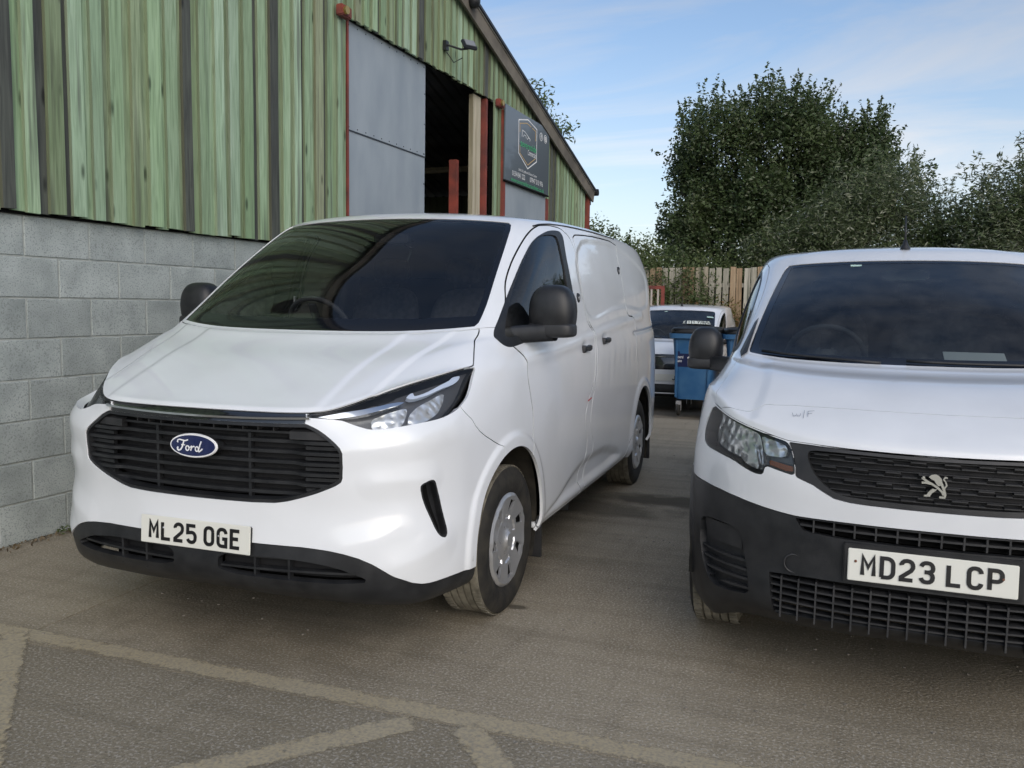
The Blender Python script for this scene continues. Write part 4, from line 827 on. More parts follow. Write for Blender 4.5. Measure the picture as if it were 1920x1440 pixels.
    V, F = superq((0, 1.68, 1.79), (.22, .04, .065), 4); mb = MB(); mb.add(V, F); mb.build('interior_mirror', INTD, root, smooth=True)
    mb = MB(); V, F = superq((.30, 3.75, 1.985), (.16, .22, .05), 4); mb.add(V, F); mb.build('roof_aerial_pod', BLACKP, root, smooth=True)
    return root
# ================================================================== the compact panel vans
C1 = (.80, .33, .36); C2 = (3.62, .33, .365)
def det2(M):
    x, y, z = M.P.T; d = np.zeros(len(x)); side = sstep(x, .83, .88)
    for cy, cz, R in (C1, C2):
        r = np.hypot(y-cy, z-cz)-R; d += .010*side*(1-sstep(r, .04, .07))*(z < .9)
    d += .008*sstep(sdf(M, [(-1, 7.3), (3.3, 7.4), (3.5, 8.6), (3.9, 9.95), (-1, 9.95)]), -.02, .03)
    d -= .006*sstep(sdf(M, [(9.6, 10.6), (13.0, 10.6), (13.0, 11.6), (9.7, 11.6)], smooth=2), 0, .03)
    return d
def lion(parent, c):
    b = empty('badge', c); b.parent = parent; mb = MB(); k = .001; n = [0]
    def st(pts, w):
        n[0] += 1; stroke(mb, [(a*k, z*k) for a, z in pts], w*k, Matrix.Translation((0, -.002-.0004*n[0], 0)), .008)
    def pg(pts): n[0] += 1; mb.prism([(a*k, z*k) for a, z in pts], .009, Matrix.Translation((0, -.0025-.0004*n[0], 0)))
    pg([(-21, 31), (-14, 38), (-2, 41), (9, 37), (17, 28), (21, 14), (17, 4), (8, 2), (2, 10), (-5, 20), (-14, 24)])        # maned head
    pg([(8, 14), (17, 3), (24, -14), (28, -32), (14, -32), (13, -38), (31, -39), (35, -26), (30, -8), (22, 12)])            # back and hind leg
    pg([(2, -10), (10, -2), (2, -14), (-9, -24), (-14, -33), (-14, -36), (-33, -37), (-33, -32), (-25, -30), (-20, -20), (-8, -8)])  # other hind leg
    st([(-42, 27), (-25, 15), (-8, 6), (8, -4), (22, -18), (27, -28)], 7); st([(-42, 10), (-30, 11), (-14, 8)], 7)         # forelegs and belly sweep
    st([(19, -2), (29, -2), (34, 7), (30, 18), (24, 26), (28, 33), (35, 32)], 4.5)                                         # tail
    st([(-40, 29), (-33, 28)], 6)
    mb.build('badge_figure', mat_cream, b, auto=30); return b
mat_cream = mat('satin_emblem', (.66, .66, .60), .22, metal=.6)
def build_compact_van(kind, loc, rz, label):
    root = empty('panel_van', loc, rz); tag(root, label, 'van')
    W = WHITE2 if kind == 'A' else WHITE; GLS = GLASS2
    M0 = shell(surf(V2), V2, det2); M = M0; yf = front_poly(M0, .60, .40, .93, .5)
    WS = [(-1, 10.03), (4.86, 10.03), (4.97, 10.10), (5.0, 10.4), (5.0, 11.75), (4.94, 11.92), (4.7, 12.0), (-1, 12.0)]
    f = sdf(M, WS); ws, M = cut(M, f); f = sdf(ws, WS); f = np.minimum(f-.038, ws.P[:, 2]-ev(ws, np.stack([ws.UV[:, 0], np.full(len(f), 10.17)], 1))[:, 2]); gl, band = cut(ws, f)
    wr = sh_obj('windscreen', offset(gl, .004), GLS, root); sh_obj('screen_edge_band', offset(band, .003), FRIT, wr)
    a1 = lambda K: np.where(K.P[:, 0] > .5, np.hypot(K.P[:, 1]-C1[0], K.P[:, 2]-C1[1])-C1[2], 9); a2 = lambda K: np.where(K.P[:, 0] > .5, np.hypot(K.P[:, 1]-C2[0], K.P[:, 2]-C2[1])-C2[2], 9)
    M = clip(M, a1(M)); M = clip(M, a2(M))
    HL = [(5.324, 6.92), (4.67, 6.93), (4.138, 6.94), (3.556, 6.95), (3.097, 6.958), (2.661, 6.932), (2.245, 6.9), (2.12, 6.606), (2.05, 6.295), (2.044, 6.114), (2.389, 6.166), (2.75, 6.225), (2.79, 5.99), (3.013, 5.971), (3.303, 6.033), (3.804, 6.15), (4.638, 6.183), (5.309, 6.187), (5.664, 6.245), (5.745, 6.38)]
    hl, M = cut(M, sdf(M, HL, smooth=1))
    for s in (1, -1):
        h = sh_obj('headlight', offset(hl, .055), LAMPH, root, s); sh_obj('lamp_rim', clip(offset(hl, .004), .006-sdf(hl, HL, smooth=1)), BLACKP, h, s, .05); sh_obj('lens', offset(hl, .003), LENS, h, s)
        for key, dp, mt in (('lens', .040, REFL), ('lenslow', .016, REFL), ('lens2', .03, REFL)):
            k = clip(hl, sdf(hl, UV2[key], smooth=1)-.004); sh_obj('reflector', offset(k, dp), mt, h, s, .02)
        k = clip(hl, sdf(hl, [(2.1, 6.2), (2.12, 6.32), (2.7, 6.36), (2.75, 6.26), (2.4, 6.18)])); sh_obj('indicator_lens', offset(k, .02), mat_amber, h, s)
    if kind == 'A':
        GR = [(-1, 6.975), (.8, 6.995), (1.3, 6.985), (1.8, 6.955), (2.235, 6.9), (2.115, 6.606), (2.045, 6.3), (2.035, 6.105), (1.69, 5.953), (1.49, 5.776), (1.303, 5.613), (1.074, 5.555), (.814, 5.54), (-1, 5.57)]
        GI = [(-1, 6.86), (.8, 6.88), (1.3, 6.86), (1.80, 6.80), (1.84, 6.62), (1.72, 6.30), (1.52, 6.02), (1.35, 5.84), (1.16, 5.74), (.81, 5.72), (-1, 5.74)]
        gr, M = cut(M, sdf(M, GR), .002); core, ring = cut(gr, sdf(gr, GI, smooth=1)); g = sh_obj('grille', offset(ring, .004), BLACKP2, root, 0, .03)
        sh_obj('grille_backing', offset(core, .035), DARKG, g); p3 = region3(M0, GI)
        for r, z in enumerate((.915, .897, .877, .857, .837, .817, .797, .779)):
            X = xspan(p3, z)-.004; mb = MB(); bar_mesh(mb, yf, z, list(np.linspace(-X, X, 25)), lambda x: .020, .005, .02); mb.build('grille_bar', BLACKP2, g, auto=35)
        for r, z in enumerate((.906, .867, .827, .788)):      # stepped dashes between the bars
            X = xspan(p3, z); nn = int(X/.052)
            for k in range(-nn, nn+1):
                x = k*.104/2+(.026 if r % 2 else 0)
                if abs(x) > X-.03: continue
                up = .006 if k % 2 else -.006
                mb = MB(); bar_mesh(mb, yf, z+up, [x-.024, x, x+.024], lambda x: .010, .008, .02); mb.build('grille_dash', BLACKP2, g, auto=35)
        lion(g, (0.0, yf(0, .842)-.004, .842))
        BL = [(-1, 4.862), (.222, 4.854), (1.05, 4.833), (1.49, 4.815), (1.956, 4.80), (2.3, 4.845), (2.63, 4.90), (3.46, 5.05), (4.22, 5.14), (5.11, 5.179), (6.475, 5.12), (8.9, 5.0), (8.9, -1), (-1, -1)]
    else:
        GR = [(-1, 7.9), (1.5, 7.8), (2.2, 6.95), (2.04, 6.11), (1.9, 5.6), (1.5, 5.25), (-1, 5.15)]
        gr, M = cut(M, sdf(M, GR, smooth=1)); g = sh_obj('grille', offset(gr, .006), GLOSSB, root); mb = MB(); bar_mesh(mb, yf, .93, list(np.linspace(-.45, .45, 13)), lambda x: -.006, .02, .02); mb.build('chrome_strip', CHROME, g)
        BL = [(-1, 2.9), (2.0, 2.9), (3.5, 2.6), (8.9, 2.2), (8.9, -1), (-1, -1)]
    bl, M = cut(M, sdf(M, BL), .003)
    UA = [(-1, 4.79), (1.05, 4.775), (1.485, 4.765), (1.97, 4.735), (1.88, 4.495), (1.82, 4.35), (1.62, 4.30), (1.176, 4.254), (.66, 4.248), (-1, 4.248)]
    LA = [(-1, 2.83), (.75, 2.835), (1.587, 2.82), (2.469, 2.75), (2.42, 1.8), (2.364, 1.09), (1.258, 1.226), (.42, 1.262), (-1, 1.268)]
    FG = [(5.193, 3.817), (4.575, 3.98), (3.867, 3.99), (3.42, 3.925), (3.28, 3.717), (3.19, 3.283), (3.10, 2.878), (3.05, 2.548), (2.99, 1.74), (3.624, 1.73), (4.25, 1.80), (4.652, 2.05), (4.978, 2.45), (5.239, 3.13)]
    if kind == 'A':
        ua, bl = cut(bl, sdf(bl, UA)); la, bl = cut(bl, sdf(bl, LA)); fgc, bl = cut(bl, sdf(bl, FG, smooth=1))
        lb = sh_obj('lower_bumper', bl, BLACKP, root, 0, .03); sh_obj('intake_backing', offset(ua, .045), DARK, lb); sh_obj('intake_backing', offset(la, .05), DARK, lb)
        yl = front_poly(M0, .60, .24, .72, .5); pu = region3(M0, UA); pl_ = region3(M0, LA)
        for z in (.655,):
            X = xspan(pu, z)-.004; mb = MB(); bar_mesh(mb, yl, z, list(np.linspace(-X, X, 25)), lambda x: .006, .012, .035); mb.build('intake_bar', BLACKP2, lb, auto=35)
        for i in range(-6, 7): x = i*.068+.03; MB().box((x, yl(abs(x), .655)+.022, .658), (.006, .034, .052)).build('intake_rib', BLACKP2, lb)
        for z in (.445, .418, .391, .364, .337, .312):
            X = xspan(pl_, z)-.004; mb = MB(); bar_mesh(mb, yl, z, list(np.linspace(-X, X, 25)), lambda x: .006, .010, .035); mb.build('intake_bar', BLACKP2, lb, auto=35)
        for i in range(-8, 9):
            x = i*.060
            if abs(x) < .50: MB().box((x, yl(abs(x), .38)+.024, .378), (.006, .036, .155)).build('intake_rib', BLACKP2, lb)
        for s in (1, -1):
            fo = sh_obj('fog_recess', offset(fgc, .028), BLACKP, lb, s); ftop = clip(fgc, sdf(fgc, [(5.2, 3.85), (3.4, 3.93), (3.30, 3.22), (4.9, 3.2)])); sh_obj('fog_blank', offset(ftop, .016), BLACKP2, fo, s, .012)
            for z in (.475, .44, .405, .37):
                fz = clip(fgc, .0055-np.abs(fgc.P[:, 2]-z-.03*(fgc.P[:, 0]-.7)*-1)); sh_obj('fog_slat', offset(fz, .008), BLACKP2, fo, s, .018)
        yp = yl(.26, .549); MB().box((0, yp+.005, .55), (.55, .045, .14), bev=.004).build('plate_holder', BLACKP, root); plate(root, 'MD23 LCP', (0, min(yp-.022, -.009), .549), math.radians(-5.0), R2)
        # towing-eye cover: a shallow round outline
        mb = MB(); mb.lathe([(.030, .004), (.033, -.003), (.036, .004)], 28, 'y', (-.44, yl(.44, .51)-.001, .51)); mb.build('towing_eye_cover', BLACKP2, root, smooth=True)
    else:
        sh_obj('lower_bumper', bl, BLACKP, root, 0, .03); yl = front_poly(M0, .60, .24, .72, .5); mb = MB(); bar_mesh(mb, yl, .33, list(np.linspace(-.55, .55, 15)), lambda x: -.006, .03, .02); mb.build('bumper_strip', WHITE, root)
        plate(root, '____ __J', (0, -.014, .59), 0, R1)
    BN = [(-1, 7.03), (.8, 7.05), (1.3, 7.04), (1.8, 7.01), (2.24, 6.945), (2.66, 6.975), (3.1, 7.0), (3.556, 6.99), (4.14, 6.98), (4.67, 6.97), (5.25, 6.96), (5.55, 7.5), (5.75, 8.04), (6.0, 8.7), (5.9, 9.3), (5.3, 9.96), (-1, 9.96)]
    BN1 = [(-1, 8.50), (.58, 8.505), (1.132, 8.497), (1.696, 8.473), (2.368, 8.422), (3.159, 8.305), (4.0, 7.75), (4.488, 7.241), (4.8, 6.98)]
    DF = [(8.6, 3.0), (8.75, 5.5), (8.7, 7.0), (8.5, 8.5), (7.6, 9.4), (6.6, 10.3), (6.1, 10.8), (6.3, 11.3), (7.2, 11.9), (8.6, 12.05), (9.3, 11.95), (9.7, 11.3), (9.9, 10.2), (9.95, 8.0), (9.95, 2.0), (9.9, .8), (8.9, .8)]
    WO = [(6.6, 10.15), (6.9, 10.9), (7.5, 11.5), (8.4, 11.78), (9.1, 11.8), (9.35, 11.4), (9.5, 10.6), (9.45, 10.2), (8.5, 9.95), (7.6, 9.7), (6.95, 9.85)]
    WG = [(7.0, 10.3), (7.2, 10.95), (7.7, 11.4), (8.4, 11.65), (9.0, 11.68), (9.2, 11.3), (9.33, 10.6), (9.3, 10.3), (8.5, 10.08), (7.6, 9.95)]
    seam_strips('panel_gap', M, [(BN1 if kind == 'A' else BN, False), ([(5.25, 6.96), (5.55, 7.5), (5.75, 8.04), (6.0, 8.7), (5.9, 9.3), (5.3, 9.96)], False), (DF, True)], root, .006, .006)
    wo_, M = cut(M, sdf(M, WO, smooth=2)); wg, wt = cut(wo_, sdf(wo_, WG, smooth=2))
    bn, M = cut(M, sdf(M, BN), .002)
    b1, b2 = cut(bn, sdf(bn, BN1+[(4.8, 12), (-1, 12)] if False else BN1+[(6.8, 6.98), (6.8, 10.4), (-1, 10.4)]), .003)
    sh_obj('bonnet', b1, W, root, 0, .012); sh_obj('bonnet_nose', b2, W, root, 0, .012)
    bp, M = cut(M, sdf(M, [(-1, 7.02), (2.2, 7.02), (5.6, 6.6), (6.0, 6.3), (6.7, 6.0), (8.3, 5.0), (8.3, -1), (-1, -1)]), .003); sh_obj('front_bumper', bp, W, root, 0, .012)
    df, M = cut(M, sdf(M, DF, smooth=1), .004)
    for s in (1, -1):
        d = sh_obj('front_door', df, W, root, s, .015); sh_obj('window_trim', wt, BLACKP, d, s, .02); sh_obj('door_window', offset(wg, .006), GLASSD, d, s)
        mirror_arm_set(root, s, (.955, 1.30, 1.225), (.172, .17, .215), ((.79, 1.12, 1.15), (.94, 1.29, 1.15), .085, .075), 3.0)
        make_wheel(root, .878*s, .80, .315, s, R=.317, w=.205, rimR=.20, style=2, steer=.0); make_wheel(root, .878*s, 3.62, .315, s, R=.317, w=.205, rimR=.20, style=2)
        for cy, cz, R in (C1, C2): wheel_liner(root, cy, cz, R+.03, .58, .87, s)
        # black corner cheater in front of the A pillar
        q = [ev(M0, np.array([k]))[0] for k in ((5.05, 9.98), (5.7, 9.7), (6.2, 9.9), (5.6, 10.6), (5.25, 10.7))]; mb = MB(); mb.add([(p[0]*s, p[1]-.004, p[2]+.004) for p in q], [(0, 1, 2, 3, 4)]); mb.build('corner_cover', BLACKP, root)
    sh_obj('body_shell', M, W, root, 0, .02)
    lin = clip(M0, np.minimum.reduce([sdf(M0, [(-1, 9.3), (10.7, 9.3), (10.7, 15), (-1, 15)]), -sdf(M0, WS)-.012, -sdf(M0, WO, smooth=2)-.004])); sh_obj('cabin_lining', offset(lin, .03), INTG, root)
    MB().box((0, 2.3, .33), (1.1, 3.9, .10)).build('underbody', DARK, root); MB().box((0, 2.3, .33), (1.70, 2.0, .05)).build('floor_pan', DARK, root)
    MB().box((0, .58, .58), (.95, .8, .5)).build('engine_bay', DARK, root)
    cabin(root, dict(y=.98, z=1.175, hw=.72, zt=1.68, seats=[(-.37, .50), (.32, .80)]))
    for k in (0, 1):                                  # wipers at rest along the base of the screen
        x0 = (.45, -.15)[k]; P = [ev(M0, np.array([(abs(q)/.155, 10.035+.012*i)]))[0] for i, q in enumerate(np.linspace(x0, x0-.5, 6))]
        mb = MB(); mb.tube([(np.linspace(x0, x0-.5, 6)[i], p[1]-.008, p[2]+.006) for i, p in enumerate(P)], .007, 6); mb.build('wiper', BLACKP, root, smooth=True)
    yr = ev(M0, np.array([(0, 13.02)]))[0]; an = empty('aerial', (0, yr[1]+.02, yr[2]-.004), rot=(math.radians(-18), 0, 0)); an.parent = root
    MB().lathe([(.028, 0), (.026, .012), (.013, .042), (.009, .06), (0, .062)], 20, 'z').build('aerial_base', BLACKP, an, smooth=True); MB().tube([(0, 0, .05), (0, .012, .21)], [.006, .0045], 8).build('aerial_mast', BLACKP, an, smooth=True)
    V, F = superq((0, 1.93, 1.62), (.24, .04, .065), 4); mb = MB(); mb.add(V, F); mb.build('interior_mirror', INTG if kind == 'A' else INTD, root, smooth=True)
    # pale service sticker at the top of the screen
    q = ev(M0, np.array([(1.0, 11.86)]))[0]; MB().box((-.25, q[1]+.012, q[2]), (.055, .002, .018), Matrix.Rotation(math.radians(-62), 3, 'X')).build('screen_sticker', mat_stick, wr)
    if kind == 'A':
        # handwriting on the nose of the bonnet: pen strokes
        mb = MB(); pen = mat('pen_ink', (.22, .24, .30), .6)
        q = ev(M0, np.array([(2.33, 8.22), (1.85, 8.30)])); 
        base = Vector((-q[0][0], q[0][1], q[0][2])); nx = (Vector((-q[1][0], q[1][1], q[1][2]))-base); L = nx.length; nx.normalize(); up = Vector((0, .80, .60)); nrm = nx.cross(up).normalized(); up = nrm.cross(nx)*-1
        up = up if up.z > 0 else -up; nrm = up.cross(nx); nrm = nrm if nrm.z > 0 else -nrm; Mx = Matrix(((nx.x, nrm.x, up.x, base.x), (nx.y, nrm.y, up.y, base.y), (nx.z, nrm.z, up.z, base.z), (0, 0, 0, 1))) @ Matrix.Translation((0, .004, -.01))
        for pts in ([(0, .022), (.004, .004), (.012, .004), (.016, .016), (.018, .004), (.028, .004), (.030, .018)], [(.043, .034), (.040, -.008)], [(.056, .030), (.056, 0)], [(.056, .030), (.078, .032)], [(.056, .016), (.070, .017)]): stroke(mb, pts, .0015, Mx, .0006)
        mb.build('pen_marking', pen, root)
        MB().box((.28, 1.33, 1.20), (.26, .20, .004), Matrix.Rotation(.35, 3, 'X')).build('paper_on_dash', mat('paper_grey', (.45, .46, .45), .8), root)
    return root, M0, wr
mat_amber = mat('amber_lens', (.30, .08, .02), .25); mat_stick = mat('pale_sticker', (.45, .62, .55), .5)
# ================================================================== timber-clad barn
TH = math.radians(2.5); WX, WY = -2.05, .85
def barn_world(s, d, z): return (WX+s*math.sin(TH)-d*math.cos(TH), WY+s*math.cos(TH)+d*math.sin(TH), z)
RS = 3.7; RZ = 3.44+.299*(11.05-RS); SE = 2*RS-11.05
ztop = lambda s: RZ-.299*abs(s-RS)
def wood(name, c1, c2, dark, seed):
    m = mat(name, c1, .75, spec=.25); n, l, b = nodes(m)
    t = n.new('ShaderNodeTexCoord'); gi = n.new('ShaderNodeObjectInfo')
    ad = n.new('ShaderNodeVectorMath'); ad.operation = 'MULTIPLY_ADD'; l.new(gi.outputs['Random'], ad.inputs[0]); ad.inputs[1].default_value = (37, 11, 23); l.new(t.outputs['Object'], ad.inputs[2])
    def nz(sc, st, det=6, dist=0):
        mp = n.new('ShaderNodeMapping'); mp.inputs['Scale'].default_value = st; l.new(ad.outputs[0], mp.inputs[0]); q = n.new('ShaderNodeTexNoise'); q.inputs['Scale'].default_value = sc; q.inputs['Detail'].default_value = det; q.inputs['Distortion'].default_value = dist; l.new(mp.outputs[0], q.inputs['Vector']); return q
    grain = nz(6, (9, 9, .45), 5, .8); big = nz(1.3, (2.2, 2.2, .5), 4); streak = nz(2.2, (7, 7, .28), 6)
    vor = n.new('ShaderNodeTexVoronoi'); vor.inputs['Scale'].default_value = 1; mp = n.new('ShaderNodeMapping'); mp.inputs['Scale'].default_value = (7.5, 7.5, 2.3); l.new(ad.outputs[0], mp.inputs[0]); l.new(mp.outputs[0], vor.inputs['Vector'])
    def mr(src, a, b2, o1=0, o2=1): q = n.new('ShaderNodeMapRange'); q.inputs[1].default_value = a; q.inputs[2].default_value = b2; q.inputs[3].default_value = o1; q.inputs[4].default_value = o2; l.new(src, q.inputs[0]); return q.outputs[0]
    def mx(f, a, b2):
        q = n.new('ShaderNodeMix'); q.data_type = 'RGBA'; l.new(f, q.inputs[0])
        for i, v in ((6, a), (7, b2)):
            if isinstance(v, tuple): q.inputs[i].default_value = (*v, 1)
            else: l.new(v, q.inputs[i])
        return q.outputs[2]
    c = mx(mr(big.outputs[0], .35, .65), c1, c2); c = mx(mr(grain.outputs[0], .38, .68, 0, .75), c, tuple(k*.58 for k in c1))
    c = mx(mr(streak.outputs[0], .56, .68, 0, .85), c, dark); c = mx(mr(vor.outputs[0], .06, .15, .95, 0), c, tuple(k*.25 for k in c1))
    rv = n.new('ShaderNodeMapRange'); rv.inputs[3].default_value = .82; rv.inputs[4].default_value = 1.15; l.new(gi.outputs['Random'], rv.inputs[0])
    # sawn edges took less stain: brownish bare wood on the narrow faces
    ge = n.new('ShaderNodeNewGeometry'); vt = n.new('ShaderNodeVectorTransform'); vt.vector_type = 'NORMAL'; vt.convert_from = 'WORLD'; vt.convert_to = 'OBJECT'; l.new(ge.outputs['Normal'], vt.inputs[0]); sx = n.new('ShaderNodeSeparateXYZ'); l.new(vt.outputs[0], sx.inputs[0]); ab = n.new('ShaderNodeMath'); ab.operation = 'ABSOLUTE'; l.new(sx.outputs[0], ab.inputs[0])
    c = mx(mr(ab.outputs[0], .5, .9, 0, .5), c, (.14, .14, .09))
    hs = n.new('ShaderNodeHueSaturation'); l.new(c, hs.inputs['Color']); l.new(rv.outputs[0], hs.inputs['Value']); l.new(hs.outputs[0], b.inputs['Base Color'])
    bp = n.new('ShaderNodeBump'); bp.inputs['Strength'].default_value = .5; bp.inputs['Distance'].default_value = .004; l.new(grain.outputs[0], bp.inputs['Height']); l.new(bp.outputs[0], b.inputs['Normal'])
    return m
GR1 = wood('green_stained_board', (.285, .41, .235), (.35, .455, .31), (.10, .12, .09), 1)
GR2 = wood('olive_stained_board', (.225, .30, .165), (.29, .355, .225), (.09, .10, .07), 2)
GR3 = wood('mint_stained_board', (.34, .475, .31), (.42, .53, .40), (.13, .15, .12), 3)
GR4 = wood('weathered_black_board', (.075, .08, .075), (.11, .12, .10), (.03, .03, .03), 4)
GR5 = wood('bare_brown_board', (.29, .31, .20), (.29, .35, .22), (.09, .09, .06), 5)
JAMB = wood('pale_timber_post', (.47, .42, .31), (.40, .36, .27), (.22, .18, .12), 6)
BLOCK = mat('concrete_block', (.27, .28, .275), .95, spec=.2)
def block_mat():
    n, l, b = nodes(BLOCK); t = n.new('ShaderNodeTexCoord'); gi = n.new('ShaderNodeObjectInfo')
    ad = n.new('ShaderNodeVectorMath'); ad.operation = 'MULTIPLY_ADD'; l.new(gi.outputs['Random'], ad.inputs[0]); ad.inputs[1].default_value = (17, 31, 13); l.new(t.outputs['Object'], ad.inputs[2])
    a = n.new('ShaderNodeTexNoise'); a.inputs['Scale'].default_value = 5; a.inputs['Detail'].default_value = 8; l.new(ad.outputs[0], a.inputs['Vector'])
    f = n.new('ShaderNodeTexNoise'); f.inputs['Scale'].default_value = 120; f.inputs['Detail'].default_value = 4; l.new(ad.outputs[0], f.inputs['Vector'])
    r = n.new('ShaderNodeMapRange'); r.inputs[1].default_value = .3; r.inputs[2].default_value = .72; l.new(a.outputs[0], r.inputs[0])
    m1 = n.new('ShaderNodeMix'); m1.data_type = 'RGBA'; m1.inputs[6].default_value = (.275, .305, .295, 1); m1.inputs[7].default_value = (.42, .455, .44, 1); l.new(r.outputs[0], m1.inputs[0])
    r2 = n.new('ShaderNodeMapRange'); r2.inputs[1].default_value = .38; r2.inputs[2].default_value = .46; r2.inputs[3].default_value = .55; r2.inputs[4].default_value = 0; l.new(f.outputs[0], r2.inputs[0])
    m2 = n.new('ShaderNodeMix'); m2.data_type = 'RGBA'; l.new(r2.outputs[0], m2.inputs[0]); l.new(m1.outputs[2], m2.inputs[6]); m2.inputs[7].default_value = (.15, .165, .16, 1)
    rv = n.new('ShaderNodeMapRange'); rv.inputs[3].default_value = .92; rv.inputs[4].default_value = 1.06; l.new(gi.outputs['Random'], rv.inputs[0]); hs = n.new('ShaderNodeHueSaturation'); l.new(m2.outputs[2], hs.inputs['Color']); l.new(rv.outputs[0], hs.inputs['Value']); l.new(hs.outputs[0], b.inputs['Base Color'])
    bp = n.new('ShaderNodeBump'); bp.inputs['Strength'].default_value = .8; bp.inputs['Distance'].default_value = .004; l.new(f.outputs[0], bp.inputs['Height']); l.new(bp.outputs[0], b.inputs['Normal'])
block_mat()
MORTAR = mat('mortar', (.33, .34, .32), .95, spec=.2); noise_mix(MORTAR, (.29, .31, .295), (.43, .45, .425), 9, 6, bump=.4)
GALV = mat('grey_sheet_door', (.22, .25, .285), .55, metal=.15); noise_mix(GALV, (.27, .31, .345), (.34, .38, .41), 3, 8, stretch=(1, 1, .4))
REDOX = mat('red_oxide_steel', (.25, .05, .032), .7); noise_mix(REDOX, (.27, .055, .036), (.12, .035, .028), 4, 6)
FIBRE = mat('weathered_barge_board', (.115, .10, .08), .85); noise_mix(FIBRE, (.09, .08, .065), (.17, .15, .12), 4, 6)
ROOF = mat('fibre_cement_roof', (.17, .17, .165), .85); noise_mix(ROOF, (.13, .13, .12), (.22, .22, .20), 2, 6)
SIGNM = mat('slate_sign_panel', (.095, .112, .132), .22, coat=.4); GREENT = mat('green_print', (.04, .42, .16), .4); GOLD = mat('gold_print', (.50, .33, .13), .4)
BRASS = mat('brass_roller', (.55, .38, .14), .35, metal=.9)
def build_barn():
    root = empty('barn', (WX, WY, 0), math.radians(90)-TH); tag(root, 'green timber-clad gable barn on a grey block plinth with a half-open sliding door', 'barn')
    r = random.Random(3)
    # blockwork plinth: x = along the wall, -y = outwards
    vars_ = []
    for k in range(5):
        bm = bmesh.new(); bmesh.ops.create_cube(bm, size=1)
        for v in bm.verts: v.co = (v.co.x*(.4375+r.uniform(-.002, .002)), v.co.y*.10, v.co.z*(.2275+r.uniform(-.0015, .0015)))
        bmesh.ops.bevel(bm, geom=[e for e in bm.edges if all(v.co.y < 0 for v in e.verts)], offset=.004, segments=1, affect='EDGES')
        me = bpy.data.meshes.new('block'); bm.to_mesh(me); bm.free(); me.materials.append(BLOCK); vars_.append(me)
    P = .4475
    for row_ in range(8):
        off = .2155 if row_ % 2 == 1 else .439-P
        i = -10
        while off+P*i < 3.5:
            s0 = off+P*i
            if s0+P > -2.9:
                o = obj('block', vars_[r.randrange(5)], root); o.location = (s0+P/2, .05-.003+r.uniform(-.0015, .0015), .2375*row_+.119)
            i += 1
    MB().box((.35, .10+.002, .95), (6.6, .196, 1.9)).build('mortar_bed', MORTAR, root)
    MB().box((-3.3, .10, .95), (.75, .2, 1.9)).build('plinth_wall', MORTAR, root)
    for a, b in ((3.56, 3.57), ):
        pass
    MB().box((9.95, .10, .95), (2.2, .2, 1.9)).build('plinth_wall', MORTAR, root); MB().box((6.9, .10, .95), (.36, .2, 1.9)).build('plinth_wall', MORTAR, root)
    # boards: an inner layer with a proud outer layer lapping the joints
    def zb(s): return 4.02 if 3.50 < s < 6.93 else 1.915
    def board(s, w, y0, t, m, stuff=None):
        zl = zb(s)+r.uniform(-.012, .006); a, b = s-w/2, s+w/2
        e = [r.uniform(-.004, .004) for _ in range(6)]; top = ztop
        zs = [zl, zl+(top(s)-zl)*.33, zl+(top(s)-zl)*.66]
        poly = [(a+e[0], zs[0]), (b+e[1], zs[0]+r.uniform(-.003, .003)), (b+e[2]*1.6, zs[1]), (b+e[3]*1.6, zs[2]), (b, top(b)), (a, top(a)), (a+e[4]*1.6, zs[2]), (a+e[5]*1.6, zs[1])]
        mb = stuff if stuff is not None else MB(); mb.prism(poly, t, Matrix.Translation((0, y0, 0)))
        if stuff is None: mb.build('board', m, root)
    s = -.55; k = 0
    palette = [GR1, GR1, GR3, GR2, GR1, GR2, GR3, GR1]
    while s < 10.9:
        w = r.uniform(.078, .108); dark = r.random() < .11
        if not (7.08 < s < 8.86 and False):
            inner = GR4 if (dark or r.random() < .13) else GR2 if r.random() < .8 else GR1  # recessed boards get darker stains, which also puts groove shade into the colour
            mo = GR4 if r.random() < .05 else GR5 if r.random() < .025 else palette[r.randrange(8)]
            board(s, w, -.068, .024, mo); board(s+.079, .095, -.044, .022, inner)
        s += .156+r.uniform(-.008, .010); k += 1
    far = MB(); s = -.74
    while s > SE+.15: board(s, .115, -.068, .024, None, far); board(s+.098, .12, -.044, .022, None, far); s -= .19
    o = far.build('board_run', GR1, root); o['kind'] = 'stuff'
    # structure behind: gable core, side and back walls, roof
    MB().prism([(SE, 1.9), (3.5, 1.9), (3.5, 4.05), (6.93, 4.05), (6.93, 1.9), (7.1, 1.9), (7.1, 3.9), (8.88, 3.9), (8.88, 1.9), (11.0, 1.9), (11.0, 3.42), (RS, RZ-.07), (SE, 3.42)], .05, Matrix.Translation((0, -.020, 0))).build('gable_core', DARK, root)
    MB().box((SE+.08, 6, 1.7), (.15, 12, 3.4)).build('side_wall', GR4, root); MB().box((11.0, 6.1, 1.7), (.15, 11.9, 3.4)).build('side_wall', GR2, root); MB().prism([(SE, 0), (11, 0), (11, 3.42), (RS, RZ-.07), (SE, 3.42)], .1, Matrix.Translation((0, 12, 0))).build('back_wall', DARK, root)
